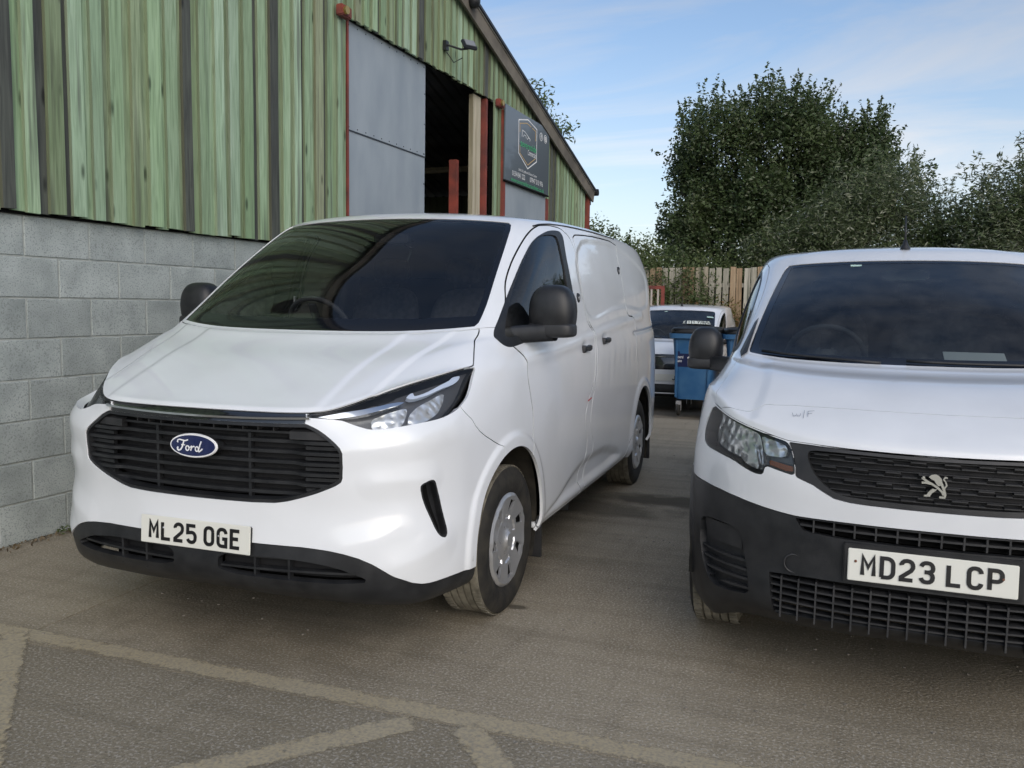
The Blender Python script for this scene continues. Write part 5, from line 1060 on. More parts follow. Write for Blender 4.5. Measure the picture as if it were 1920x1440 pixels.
    for s0, s1, nm in ((RS, 11.22, 'roof_slope'), (RS, SE-.17, 'roof_slope')):
        n = 74; V = []; F = []; sg = 1 if s1 > s0 else -1
        for i in range(n*2+1):
            y = -.16+12.5*i/(2*n); dz = .022*(1 if i % 2 else -1)
            V += [(s0, y, (RZ+.05)+dz), (s1, y, (RZ+.05)-.299*abs(s1-s0)+dz), (s0, y, (RZ+.03)+dz), (s1, y, (RZ+.03)-.299*abs(s1-s0)+dz)]
        for i in range(2*n): a = i*4; b = a+4; F += [(a, b, b+1, a+1), (a+2, a+3, b+3, b+2), (a+1, b+1, b+3, a+3)]
        F += [(0, 1, 3, 2)]
        mb = MB(); mb.add(V, F); mb.build(nm, ROOF, root)
    for sg in (1, -1):                      # barge boards
        L = 7.45; a = math.atan(.299); mb = MB(); R = Matrix.Rotation(a*sg, 3, 'Y'); c = (RS+sg*L/2*1.0, -.135, RZ-.045-.299*L/2-.035)
        mb.box(c, (L/math.cos(a), .03, .19), R); mb.build('barge_board', FIBRE, root)
        mb = MB(); mb.box((c[0], -.155, c[2]+.125), (L/math.cos(a), .05, .035), R); mb.build('verge_trim', mat_lead, root)
    MB().box((11.03, -.06, 1.75), (.07, .09, 3.4)).build('corner_post', REDOX, root); MB().tube([(11.17, -.05, 3.42), (11.17, -.05, 3.2)], .04, 10).build('gutter_end', BLACKP, root)
    MB().tube([(11.23, -.2, 3.42), (11.23, 12, 3.40)], .06, 10).build('gutter', BLACKP, root)
    # sliding door: two sheets with a lap joint and fixings
    dl = empty('sliding_door', (4.355, .03, 0)); dl.parent = root
    MB().box((0, 0, 1.515), (1.55, .04, 3.03)).build('door_sheet', GALV, dl); MB().box((0, -.004, 3.52), (1.55, .04, .985)).build('door_sheet', GALV, dl); MB().box((0, -.026, 3.03), (1.55, .006, .012)).build('joint_strip', mat_lead, dl)
    mb = MB()
    for i in range(11):
        for z in (3.06, 3.98): mb.lathe([(0, -.030), (.006, -.028), (.007, -.024)], 6, 'y', (-.74+.148*i, 0, z))
        for x in (-.755, .755): mb.lathe([(0, -.030), (.006, -.028), (.007, -.02)], 6, 'y', (x, 0, .5+.32*i))
    o = mb.build('rivet_row', mat_lead, dl); o['kind'] = 'stuff'
    MB().box((3.555, .0, 2.0), (.03, .05, 4.0)).build('door_edge_angle', REDOX, root); MB().box((5.25, .06, 4.10), (3.5, .05, .06)).build('door_track', DARK, root)
    for s in (3.36, 6.96):
        b = empty('track_bracket', (s, -.11, 4.0)); b.parent = root; MB().box((.0, 0, 0), (.16, .07, .10), bev=.01).build('bracket_plate', REDOX, b); MB().lathe([(0, -.03), (.035, -.03), (.035, .03), (0, .03)], 16, 'y', (-.03, -.03, .0)).build('roller', BRASS, b, auto=40)
    MB().box((6.49, .03, 2.0), (.22, .06, 4.0)).build('timber_jamb', JAMB, root); MB().box((6.30, .22, 1.6), (.07, .10, 3.2)).build('steel_stanchion', REDOX, root); MB().box((6.68, -.0, 2.0), (.05, .10, 4.0)).build('steel_stanchion', REDOX, root)
    MB().box((7.135, -.085, 1.98), (.055, .06, 3.96)).build('steel_stanchion', REDOX, root); MB().box((8.845, -.085, 1.5), (.085, .05, 3.05)).build('steel_stanchion', REDOX, root)
    MB().box((7.99, -.075, 1.55), (1.63, .03, 3.1)).build('side_door_sheet', GALV, root)
    # interior seen through the opening
    for z, m in ((2.60, mat_orange), (2.72, mat_rackblue)): MB().box((5.6, 2.6+(z > 2.7)*.9, z), (2.6, .06, .09)).build('rack_beam', m, root)
    for x in (4.4, 6.85): MB().box((x, 2.7, 1.4), (.09, .09, 2.8)).build('rack_upright', mat_rackblue, root)
    MB().tube([(6.1, 2.8, 2.2), (6.8, 2.8, 2.85)], .03, 6).build('rack_brace', mat_rackblue, root)
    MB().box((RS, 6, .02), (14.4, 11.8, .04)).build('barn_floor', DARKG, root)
    for s in (1.0, 5.0, 9.0): MB().tube([(s, .3, ztop(s)-.5), (s, 11.8, ztop(s)-.5)], .05, 6).build('purlin', JAMB, root)
    return root
mat_lead = mat('dark_grey_metal', (.05, .055, .065), .5, metal=.5); mat_orange = mat('orange_rack_paint', (.42, .12, .02), .5); mat_rackblue = mat('blue_rack_paint', (.03, .06, .13), .5)
barn = build_barn()
# sign screwed over the side door
sg = empty('shop_sign', barn_world(7.085, .10+.0, 3.065), math.radians(90)-TH); sg.location = barn_world(7.085, -.0, 3.065)
tag(sg, 'slate grey business sign with gold and white hexagon above the side door', 'sign')
SW_, SH_ = 1.715, .965
MB().box((SW_/2, -.125, SH_/2), (SW_, .02, SH_), bev=.003).build('sign_panel', SIGNM, sg); MB().box((SW_/2, -.127, -.012), (SW_, .03, .02)).build('sign_edge', DARK, sg)
MB().box((SW_/2, -.105, SH_/2), (SW_*.9, .02, SH_*.9)).build('sign_batten', DARK, sg)
def spx(x, y):   # crop of the sign (pixels) to panel metres, corners by bilinear
    x0, x1 = 205, 745; t = (x-x0)/(x1-x0); 
    tt = t*1.0/(1.28-.28*t)*1.0                         # perspective along the panel
    top = 100+(435-100)*t; bot = 1050+(1228-1050)*t; return tt*SW_, SH_*(1-(y-top)/(bot-top))
def sl(pts, w, m, nm, closed=False):
    mb = MB(); stroke(mb, [spx(*p) for p in pts], w, Matrix.Translation((0, -.1375, 0)), .0015, closed); mb.build(nm, m, sg)
sl([(382, 312), (494, 318), (602, 437), (604, 828), (500, 915), (384, 722)], .014, WTEXT, 'white_outline', True)
for q in ([(398, 460), (398, 356), (488, 362), (535, 408)], [(548, 420), (588, 460), (588, 580)], [(590, 790), (500, 870), (400, 722), (400, 620)]): sl(q, .012, GOLD, 'gold_outline')
sl([(425, 520), (428, 440), (465, 470), (525, 560), (520, 580)], .008, WTEXT, 'van_outline'); sl([(440, 525), (450, 500), (470, 510), (478, 545)], .006, WTEXT, 'van_outline'); sl([(490, 560), (500, 535), (515, 550)], .006, WTEXT, 'van_outline')
def st(body, x, z, size, m, nm, sx=1.0, shear=0.0, width=None, slope=0):
    V, F = text_geo(body, size)
    w = max(v.x for v in V)
    if width: sx = width/w
    mb = MB(); mb.add([(x+v.x*sx+v.y*shear, -.1385, z+v.y+slope*v.x*sx) for v in V], F); return mb.build(nm, m, sg)
x0, z0 = spx(405, 590); x1, z1 = spx(595, 650)
st('severnside', x0, z0-.045, .135, GREENT, 'green_lettering', width=x1-x0+.02)
x2, z2 = spx(495, 690); st('Commercials', x2, z2-.06, .11, WTEXT, 'script_lettering', shear=.25, width=x1-x2-.01)
xa, za = spx(385, 905); xb, zb_ = spx(608, 995); st('Unit 1A, Lydbrook Business Centre', xa, za-.035, .052, WTEXT, 'address_lettering', width=xb-xa)
xa, za = spx(303, 945); xb, _ = spx(468, 1000); st('01594 841 222', xa, za-.055, .098, WTEXT, 'phone_lettering', width=xb-xa)
xa, za = spx(527, 1035); xb, _ = spx(678, 1080); st('07947 513 976', xa, za-.045, .098, WTEXT, 'phone_lettering', width=xb-xa)
xa, za = spx(290, 1025); xb, _ = spx(692, 1150); st('www.severnsidecarsandvans.co.uk', xa, za-.045, .085, GREENT, 'web_lettering', width=xb-xa)
for cx, cy, ch in ((653, 525, 'f'), (700, 553, 'o')):
    X, Z = spx(cx, cy); mb = MB(); stroke(mb, [(X+.055*math.cos(a), Z+.055*math.sin(a)) for a in [2*math.pi*i/24 for i in range(24)]], .008, Matrix.Translation((0, -.1375, 0)), .0015, True)
    if ch == 'f': stroke(mb, [(X+.015, Z+.03), (X, Z+.025), (X, Z-.035)], .011, Matrix.Translation((0, -.138, 0)), .0015); stroke(mb, [(X-.015, Z+.004), (X+.015, Z+.004)], .009, Matrix.Translation((0, -.1383, 0)), .0015)
    else: stroke(mb, [(X-.027, Z-.027), (X+.027, Z-.027), (X+.027, Z+.027), (X-.027, Z+.027)], .008, Matrix.Translation((0, -.138, 0)), .0015, True); stroke(mb, [(X+.012*math.cos(a), Z+.012*math.sin(a)) for a in [2*math.pi*i/10 for i in range(10)]], .006, Matrix.Translation((0, -.1383, 0)), .0015, True)
    mb.build('round_icon', WTEXT, sg)
# floodlight
fl = empty('floodlight', barn_world(5.42, -.075, 4.27), math.radians(90)-TH); tag(fl, 'small black LED floodlight on an arm above the sliding door', 'floodlight')
LR = Matrix.Rotation(math.radians(-35), 3, 'Z') @ Matrix.Rotation(math.radians(-38), 3, 'X')
MB().box((.0, -.02, .02), (.07, .04, .10)).build('wall_plate', BLACKP, fl); MB().tube([(0, -.03, .03), (.06, -.18, -.02), (.12, -.24, 0)], .012, 8).build('bracket_arm', BLACKP, fl)
MB().box((.12, -.25, .04), (.17, .04, .13), LR, bev=.01).build('lamp_body', mat_lead, fl, auto=30)
fc = LR @ Vector((0, -.026, 0)); MB().box((.12+fc.x, -.25+fc.y, .04+fc.z), (.125, .006, .09), LR).build('lamp_glass', mat('lamp_pane', (.20, .21, .22), .25), fl)
MB().tube([(0, -.03, -.05), (.04, -.10, -.16), (.10, -.18, -.10)], .006, 6).build('cable', BLACKP, fl)
# round lamp under the verge
rl = empty('security_camera', barn_world(5.95, -.19, 4.93)); tag(rl, 'dark round security camera hung under the barge board', 'camera'); MB().lathe([(0, .09), (.06, .09), (.075, .05), (.075, -.02), (.05, -.07), (0, -.085)], 20, 'z').build('camera_housing', BLACKP, rl, smooth=True); MB().box((0, .03, .12), (.05, .08, .10)).build('camera_mount', BLACKP, rl)
# ================================================================== ground
def concrete(name, c1, c2, speck, coarse=1.0, stain=False):
    m = mat(name, c1, .92, spec=.25); n, l, b = nodes(m); t = n.new('ShaderNodeTexCoord')
    def nz(sc, det=6, st=(1, 1, 1), dist=0):
        mp = n.new('ShaderNodeMapping'); mp.inputs['Scale'].default_value = st; l.new(t.outputs['Object'], mp.inputs[0]); q = n.new('ShaderNodeTexNoise'); q.inputs['Scale'].default_value = sc; q.inputs['Detail'].default_value = det; q.inputs['Distortion'].default_value = dist; l.new(mp.outputs[0], q.inputs['Vector']); return q.outputs[0]
    def mr(src, a, b2, o1=0, o2=1): q = n.new('ShaderNodeMapRange'); q.inputs[1].default_value = a; q.inputs[2].default_value = b2; q.inputs[3].default_value = o1; q.inputs[4].default_value = o2; l.new(src, q.inputs[0]); return q.outputs[0]
    def mx(f, a, b2):
        q = n.new('ShaderNodeMix'); q.data_type = 'RGBA'; l.new(f, q.inputs[0])
        for i, v in ((6, a), (7, b2)):
            if isinstance(v, tuple): q.inputs[i].default_value = (*v, 1)
            else: l.new(v, q.inputs[i])
        return q.outputs[2]
    c = mx(mr(nz(.9, 8), .32, .68), c1, c2); c = mx(mr(nz(3.2, 6, (3.5, .6, 1)), .5, .75, 0, .45), c, tuple(k*.72 for k in c1))
    sp = nz(95*coarse, 3); c = mx(mr(sp, .52, .63, 0, .85), c, speck); sp2 = nz(160*coarse, 2); c = mx(mr(sp2, .30, .42, .8, 0), c, tuple(k*.40 for k in c1)); c = mx(mr(nz(1.6, 7, (.35, 4.5, 1)), .48, .72, 0, .45), c, tuple(k*.62 for k in c1)); c = mx(mr(nz(2.1, 7, (.3, 6, 1)), .55, .75, 0, .4), c, tuple(min(1, k*1.45) for k in c1))
    vo = n.new('ShaderNodeTexVoronoi'); vo.inputs['Scale'].default_value = 26; l.new(t.outputs['Object'], vo.inputs['Vector']); c = mx(mr(vo.outputs[0], .03, .10, .7, 0), c, tuple(k*.3 for k in c1))
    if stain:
        # wet patch and oil marks, plus broad darker ovals beneath the two front vans
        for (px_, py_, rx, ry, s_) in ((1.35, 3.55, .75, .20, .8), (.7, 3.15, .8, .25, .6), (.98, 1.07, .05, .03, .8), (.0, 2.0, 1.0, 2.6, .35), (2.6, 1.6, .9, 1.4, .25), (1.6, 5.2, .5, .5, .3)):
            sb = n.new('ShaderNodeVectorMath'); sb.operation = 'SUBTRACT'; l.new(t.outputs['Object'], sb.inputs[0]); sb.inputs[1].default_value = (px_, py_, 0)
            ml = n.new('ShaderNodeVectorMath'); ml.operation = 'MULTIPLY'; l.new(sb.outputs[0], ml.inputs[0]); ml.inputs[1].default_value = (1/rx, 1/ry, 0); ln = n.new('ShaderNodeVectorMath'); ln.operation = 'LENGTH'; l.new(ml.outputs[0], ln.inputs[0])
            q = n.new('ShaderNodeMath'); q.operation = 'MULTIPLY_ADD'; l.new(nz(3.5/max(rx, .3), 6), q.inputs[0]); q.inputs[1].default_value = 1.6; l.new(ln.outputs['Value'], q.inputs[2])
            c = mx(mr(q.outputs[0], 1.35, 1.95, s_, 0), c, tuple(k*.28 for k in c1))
    l.new(c, b.inputs['Base Color'])
    bp = n.new('ShaderNodeBump'); bp.inputs['Strength'].default_value = .7; bp.inputs['Distance'].default_value = .006; l.new(nz(70*coarse, 5), bp.inputs['Height']); l.new(bp.outputs[0], b.inputs['Normal'])
    return m
CONC = concrete('worn_concrete', (.235, .200, .142), (.325, .283, .208), (.44, .40, .335), 1.0, True)
TARM = concrete('worn_tarmac', (.185, .160, .114), (.245, .214, .158), (.38, .35, .30), .95)
DIRT = concrete('gravelly_dirt', (.15, .125, .095), (.19, .165, .13), (.28, .25, .21), .5)
def sheet(name, x0, x1, y0, y1, z, m, t=.0, label=None):
    mb = MB(); 
    if t: mb.box(((x0+x1)/2, (y0+y1)/2, z-t/2), (x1-x0, y1-y0, t))
    else: mb.add([(x0, y0, z), (x1, y0, z), (x1, y1, z), (x0, y1, z)], [(0, 1, 2, 3)])
    o = mb.build(name, m); o['kind'] = 'structure'; return o
# concrete bays with open joints between them
slab = empty('yard_slab'); slab['kind'] = 'structure'
xs_ = [-14, -9.6, -5.2, -.853, 3.55, 7.95, 12.4, 17]; ys_ = [-.085, 4.1, 8.25]
for i in range(len(xs_)-1):
    for j in range(2):
        g = .004; mb = MB(); mb.box(((xs_[i]+xs_[i+1])/2, (ys_[j]+ys_[j+1])/2, -.125), (xs_[i+1]-xs_[i]-2*g, ys_[j+1]-ys_[j]-g, .25)); mb.build('concrete_bay', CONC, slab)
sheet('joint_bed', -14, 17, -.2, 8.2, -.012, DARKG)
sheet('tarmac', -60, 60, -60, -.087, 0, TARM, .2)
# lower ground behind the slab falling gently away, and out to the horizon
gm = []; X = np.concatenate([np.linspace(-400, -40, 8), np.linspace(-30, 40, 50), np.linspace(60, 500, 8)]); Y = np.concatenate([[-420, -200, -80, -60], np.linspace(-40, 8, 6), np.linspace(8.3, 24, 60), [40, 80, 160, 400, 900]])
XX, YY = np.meshgrid(X, Y); nr = np.random.RandomState(4)
Z = np.interp(YY, [-500, 8.1, 8.3, 9.3, 11, 14, 900], [-.26, -.26, -.045, -.17, -.29, -.34, -.34])+nr.uniform(-.012, .012, XX.shape)*((YY > 8.5) & (YY < 30))
Pg = np.stack([XX, YY, Z], -1).reshape(-1, 3); ii = np.arange(len(Pg)).reshape(XX.shape); Fg = np.stack([ii[:-1, :-1].ravel(), ii[:-1, 1:].ravel(), ii[1:, 1:].ravel(), ii[1:, :-1].ravel()], 1)
obj('ground', npmesh('ground', Pg, Fg, DIRT), kind='structure')
# worn painted lines: thin sheets whose paint has flaked through
def paint_mat():
    m = bpy.data.materials.new('worn_line_paint'); m.use_nodes = True; n, l, b = nodes(m); o = n['Material Output']
    b.inputs['Roughness'].default_value = .8; t = n.new('ShaderNodeTexCoord')
    a = n.new('ShaderNodeTexNoise'); a.inputs['Scale'].default_value = 26; a.inputs['Detail'].default_value = 8; a.inputs['Roughness'].default_value = .7; l.new(t.outputs['Object'], a.inputs['Vector'])
    c = n.new('ShaderNodeTexNoise'); c.inputs['Scale'].default_value = 3; c.inputs['Detail'].default_value = 4; l.new(t.outputs['Object'], c.inputs['Vector'])
    mx = n.new('ShaderNodeMix'); mx.data_type = 'RGBA'; mx.inputs[6].default_value = (.44, .355, .21, 1); mx.inputs[7].default_value = (.42, .37, .27, 1); l.new(c.outputs[0], mx.inputs[0]); 
    m3 = n.new('ShaderNodeMix'); m3.data_type = 'RGBA'; m3.inputs[7].default_value = (.27, .245, .195, 1); l.new(mx.outputs[2], m3.inputs[6]); f = n.new('ShaderNodeTexNoise'); f.inputs['Scale'].default_value = 90; f.inputs['Detail'].default_value = 4; l.new(t.outputs['Object'], f.inputs['Vector'])
    r3 = n.new('ShaderNodeMapRange'); r3.inputs[1].default_value = .4; r3.inputs[2].default_value = .7; l.new(f.outputs[0], r3.inputs[0]); l.new(r3.outputs[0], m3.inputs[0]); l.new(m3.outputs[2], b.inputs['Base Color'])
    # distance to the edge is stored as a per-vertex value: the paint thins out there
    at = n.new('ShaderNodeAttribute'); at.attribute_name = 'edge'
    s = n.new('ShaderNodeMath'); s.operation = 'MULTIPLY_ADD'; l.new(a.outputs[0], s.inputs[0]); s.inputs[1].default_value = 1.25; l.new(at.outputs['Fac'], s.inputs[2])
    s2 = n.new('ShaderNodeMath'); s2.operation = 'MULTIPLY_ADD'; l.new(c.outputs[0], s2.inputs[0]); s2.inputs[1].default_value = .5; l.new(s.outputs[0], s2.inputs[2])
    r = n.new('ShaderNodeMapRange'); r.inputs[1].default_value = .93; r.inputs[2].default_value = 1.22; r.inputs[3].default_value = 0; r.inputs[4].default_value = .92; l.new(s2.outputs[0], r.inputs[0])
    tr = n.new('ShaderNodeBsdfTransparent'); ms = n.new('ShaderNodeMixShader'); l.new(r.outputs[0], ms.inputs[0]); l.new(tr.outputs[0], ms.inputs[1]); l.new(b.outputs[0], ms.inputs[2]); l.new(ms.outputs[0], o.inputs[0]); return m
PAINT = paint_mat()
def line(a, b, w, z, label):
    a, b = Vector(a), Vector(b); d = (b-a); L = d.length; d.normalize(); nrm = Vector((-d.y, d.x)); n = max(2, int(L/.05)); r = random.Random(int(L*1000)); V = []; E = []; F = []
    cols = (-1, -.8, -.45, 0, .45, .8, 1)
    for i in range(n+1):
        k = 1+r.uniform(-.03, .03)
        for c in cols: p = a+d*L*i/n+nrm*w/2*c*k; V.append((p.x, p.y, z)); e = min(1, (1-abs(c))/.35); E.append(.45*e*(1 if 0 < i < n else .0))
    m = len(cols)
    for i in range(n):
        for c in range(m-1): F.append((i*m+c, (i+1)*m+c, (i+1)*m+c+1, i*m+c+1))
    me = npmesh('painted_line', V, F, PAINT, smooth=False); at = me.attributes.new('edge', 'FLOAT', 'POINT'); at.data.foreach_set('value', E)
    o = obj('painted_line', me); tag(o, label, 'painted line', 'worn painted bay lines on the ground'); return o
line((-3.2, -.005), (4.5, -.04), .118, .0015, 'long worn cream line running across in front of both vans')
line((1.03, -.10), (.30, -.86), .13, .003, 'short worn line slanting down to the left from the junction')
line((1.18, -.07), (1.95, -.88), .125, .0045, 'short worn line slanting down to the right from the junction')
line((-.92, -.02), (.25, -1.16), .13, .006, 'worn yellowish line at the lower left corner')
# ================================================================== foliage
def leaf_mat(name, c1, c2, c3):
    m = mat(name, c1, .55, spec=.35); n, l, b = nodes(m); o = n['Material Output']; t = n.new('ShaderNodeTexCoord')
    a = n.new('ShaderNodeTexNoise'); a.inputs['Scale'].default_value = .9; a.inputs['Detail'].default_value = 3; l.new(t.outputs['Object'], a.inputs['Vector'])
    w = n.new('ShaderNodeTexWhiteNoise'); g = n.new('ShaderNodeNewGeometry'); l.new(g.outputs['Random Per Island'], w.inputs['Vector'])
    r = n.new('ShaderNodeMapRange'); r.inputs[1].default_value = .35; r.inputs[2].default_value = .65; l.new(a.outputs[0], r.inputs[0])
    mx = n.new('ShaderNodeMix'); mx.data_type = 'RGBA'; mx.inputs[6].default_value = (*c1, 1); mx.inputs[7].default_value = (*c2, 1); l.new(r.outputs[0], mx.inputs[0])
    r2 = n.new('ShaderNodeMapRange'); r2.inputs[1].default_value = .72; r2.inputs[2].default_value = 1; l.new(g.outputs['Random Per Island'], r2.inputs[0]); m2 = n.new('ShaderNodeMix'); m2.data_type = 'RGBA'; l.new(r2.outputs[0], m2.inputs[0]); l.new(mx.outputs[2], m2.inputs[6]); m2.inputs[7].default_value = (*c3, 1)  # random leaf tone, brightened to paint in glints of light on the green leaves
    l.new(m2.outputs[2], b.inputs['Base Color']); tl = n.new('ShaderNodeBsdfTranslucent'); l.new(m2.outputs[2], tl.inputs[0]); ms = n.new('ShaderNodeMixShader'); ms.inputs[0].default_value = .28; l.new(b.outputs[0], ms.inputs[1]); l.new(tl.outputs[0], ms.inputs[2]); l.new(ms.outputs[0], o.inputs[0]); return m
LF1 = leaf_mat('dark_tree_leaf', (.052, .085, .032), (.075, .108, .038), (.17, .19, .12))
LF2 = leaf_mat('hedge_leaf', (.07, .11, .038), (.10, .135, .046), (.20, .215, .12))
LF3 = leaf_mat('grey_green_leaf', (.115, .145, .075), (.085, .12, .048), (.34, .35, .26))
LF4 = leaf_mat('autumn_leaf', (.10, .11, .03), (.16, .13, .035), (.22, .10, .04))
BARK = mat('bark', (.06, .05, .04), .9); noise_mix(BARK, (.04, .035, .028), (.09, .078, .06), 8, 6, stretch=(3, 3, .6), bump=.5)
def leaves(C, size, rs, aspect=.5, droop=0.0):
    n = len(C); d = rs.normal(size=(n, 3)); d[:, 2] = d[:, 2]*.7-droop; d /= np.linalg.norm(d, axis=1, keepdims=True)
    q = rs.normal(size=(n, 3)); s = np.cross(d, q); s /= np.maximum(np.linalg.norm(s, axis=1, keepdims=True), 1e-6); sz = (size*rs.uniform(.6, 1.3, n))[:, None]
    nn = np.cross(d, s); a = C-d*sz*.5; b = C+s*sz*aspect*.5+nn*sz*.06; c = C+d*sz*.5; e = C-s*sz*aspect*.5+nn*sz*.06
    P = np.stack([a, b, c, e], 1).reshape(-1, 3); F = np.arange(4*n).reshape(n, 4); return P, F
def foliage(name, clumps, shoots, dens, size, m, parent, seed, aspect=.5, surf_bias=.55, droop=0.0, shoot_len=.5):
    """clumps: (x,y,z,rx,ry,rz). Leaves gather near each clump's skin in tufts; shoots stick out of it."""
    rs = np.random.RandomState(seed); C = []
    for (x, y, z, rx, ry, rz) in clumps:
        vol = rx*ry*rz; nt = max(6, int(dens*vol**.72)); d = rs.normal(size=(nt, 3)); d /= np.linalg.norm(d, axis=1, keepdims=True)
        r = rs.uniform(surf_bias**3, 1, nt)**(1/3)*(1+.16*rs.normal(size=nt)); tc = np.array([x, y, z])+d*r[:, None]*np.array([rx, ry, rz])
        k = 13; off = rs.normal(size=(nt, k, 3))*np.array([.11, .11, .10])*(size/.09)**.5; C.append((tc[:, None]+off).reshape(-1, 3))
    for (x, y, z, rx, ry, rz) in clumps:
        ns = int(shoots*(rx*rz)**.8)
        for _ in range(ns):
            d = rs.normal(size=3); d[2] = abs(d[2])*1.2; d /= np.linalg.norm(d); p = np.array([x, y, z])+d*np.array([rx, ry, rz])*.92; u = d*.35+np.array([0, 0, 1])*rs.uniform(.5, 1)+rs.normal(size=3)*.18; u /= np.linalg.norm(u); L = rs.uniform(.35, 1)*shoot_len; m_ = int(L/size*5)
            t = rs.uniform(0, 1, m_)[:, None]; C.append(p+u*t*L+rs.normal(size=(m_, 3))*.05*(1.15-t)*(size/.09))
    C = np.concatenate(C); P, F = leaves(C, size, rs, aspect, droop); o = obj(name, npmesh(name, P, F, m, smooth=False), parent); return o, len(C)
def trunk(parent, base, tips, r0, seed=0):
    rr = random.Random(seed); mb = MB(); b = Vector(base)
    for tp in tips:
        tp = Vector(tp); P = []; R = []
        for i in range(7):
            t = i/6; P.append(b.lerp(tp, t)+Vector((rr.uniform(-.1, .1), rr.uniform(-.1, .1), 0))*(1 if 0 < i < 6 else 0)+Vector((0, 0, .4*math.sin(math.pi*t)))); R.append(r0*(1-t)**.8+.012)
        mb.tube(P, R, 8)
    return mb.build('trunk', BARK, parent, smooth=True)
def tree(name, label, cat, base, clumps, tips, m, seed, dens, size, shoots=8, r0=.16, group=None, **k):
    t = empty(name, base); tag(t, label, cat, group); q = [(x-base[0], y-base[1], z-base[2], a, b, c) for x, y, z, a, b, c in clumps]
    foliage('crown', q, shoots, dens, size, m, t, seed, **k); trunk(t, (0, 0, 0), [(a-base[0], b-base[1], c-base[2]) for a, b, c in tips], r0, seed); return t
rt_ = random.Random(31); big = []
top_ = lambda x: float(np.interp(x, [-2.0, -1.75, -1.3, -.3, .9, 2.1, 3.0, 3.6, 4.2, 4.8], [3.6, 5.0, 6.5, 7.0, 7.45, 7.2, 6.9, 6.5, 5.7, 4.8]))
for k in range(64):
    x = rt_.uniform(-1.75, 4.4); rr_ = rt_.uniform(.42, .75); zt_ = top_(x)-rr_-.15; z = zt_-abs(rt_.gauss(0, 1))*1.5 if k % 2 else rt_.uniform(2.6, zt_)
    big.append((x+.25*(1 if x < -1.2 else 0), 21+rt_.uniform(-1.1, 1.1), max(2.4, z), rr_, rr_, rr_*rt_.uniform(.8, 1.1)))
big += [(.95, 21, 6.8, .45, .45, .5), (0, 20.6, 2.9, 1.5, 1.0, .8), (-1.0, 20.6, 3.4, .7, .8, .7), (2.4, 20.6, 3.3, 1.4, .9, .9), (1.0, 21, 4.4, 1.3, 1.0, 1.2), (2.6, 21, 4.9, .9, .8, .9), (3.4, 21, 4.4, .8, .8, .8)]
tree('broadleaf_tree', 'large dark broadleaf tree rising behind the fence, tallest in the yard', 'tree', (1.0, 21, -.35), big,
     [(.8, 21, 6.6), (-.6, 21, 5.8), (-1.3, 21, 4.7), (2.6, 21, 5.0), (.2, 20.8, 5.0), (1.6, 21, 5.9), (3.2, 21, 4.3), (.5, 21.2, 6.2), (3.0, 21, 6.3), (3.8, 21, 5.6)], LF1, 11, 300, .105, 34, .17, shoot_len=.8)
tree('willow_bush', 'tall grey-green bush beside the big tree, above the right-hand van roof', 'bush', (3.6, 18.3, -.35),
     [(3.0, 18.3, 3.6, .9, .8, .9), (3.9, 18.4, 3.9, .8, .8, .8), (2.4, 18.2, 3.0, 1.0, .8, .8), (4.5, 18.2, 3.3, .8, .8, .8), (3.4, 18.0, 2.6, 1.4, .8, .8), (1.6, 18.1, 2.7, .9, .7, .6)], [(3.0, 18.3, 3.4), (4.2, 18.4, 3.8), (2.0, 18.2, 2.8)], LF3, 12, 520, .115, 30, .08, aspect=.24, droop=.2, shoot_len=.85)
tree('buddleia_bush', 'loose arching bush with long leaves at the right edge of the view', 'bush', (6.3, 17.2, -.35),
     [(6.15, 17.2, 3.6, .75, .7, .8), (7.0, 17.3, 3.5, .9, .8, 1.0), (5.6, 17.2, 3.2, .7, .7, .8), (6.3, 17.0, 2.6, 1.2, .8, .9)], [(6.1, 17.2, 4.2), (6.9, 17.2, 3.9), (5.6, 17.2, 3.4)], LF3, 13, 470, .125, 42, .07, aspect=.24, droop=.25, shoot_len=.95)
tree('elder_bush', 'dense dark bush between the grey-green and arching bushes', 'bush', (5.2, 18.2, -.35),
     [(5.2, 18.2, 2.8, 1.0, .8, .9), (4.6, 18, 2.3, 1.0, .8, .8), (5.9, 18.2, 2.5, .9, .8, .9)], [(5.2, 18.2, 3.0), (4.6, 18, 2.7)], LF2, 14, 520, .10, 20, .08)
tree('hawthorn_bush', 'mid-green bush left of the big tree, beside the barn corner', 'bush', (-2.9, 17.6, -.35),
     [(-3.5, 17.6, 2.7, .8, .8, 1.0), (-2.7, 17.7, 2.3, .9, .8, 1.0), (-1.9, 17.7, 2.15, .8, .8, .85), (-3.9, 17.4, 1.9, .9, .8, .9), (-2.6, 17.3, 1.4, 1.4, .8, .9)], [(-3.4, 17.6, 3.0), (-2.6, 17.7, 2.7), (-1.9, 17.7, 2.5)], LF2, 15, 900, .085, 30, .09, shoot_len=.5)
tree('ash_sapling', 'slender ash sapling showing over the sloping barn roof', 'tree', (-3.6, 15.0, -.35), [(-3.45, 15, 5.72, .20, .3, .30), (-3.05, 15, 5.10, .25, .3, .17), (-3.9, 15.1, 4.9, .7, .6, .5), (-3.5, 15.1, 4.0, .7, .6, .7)], [(-3.45, 15, 5.9), (-3.0, 15, 5.25)], LF2, 16, 480, .13, 22, .05, aspect=.3, droop=.4, shoot_len=.35)
hd = empty('hedge', (2, 18.6, -.35)); tag(hd, 'long dense bramble hedge running behind the timber fence', 'hedge')
rs_ = random.Random(5); foliage('crown', [(-6+i*.78+rs_.uniform(-.2, .2), rs_.uniform(-.3, .3)-.2, 1.6+rs_.uniform(-.15, .35), .8, .65, 1.25+rs_.uniform(-.1, .3)) for i in range(17)], 10, 760, .085, LF2, hd, 17)
mb = MB()
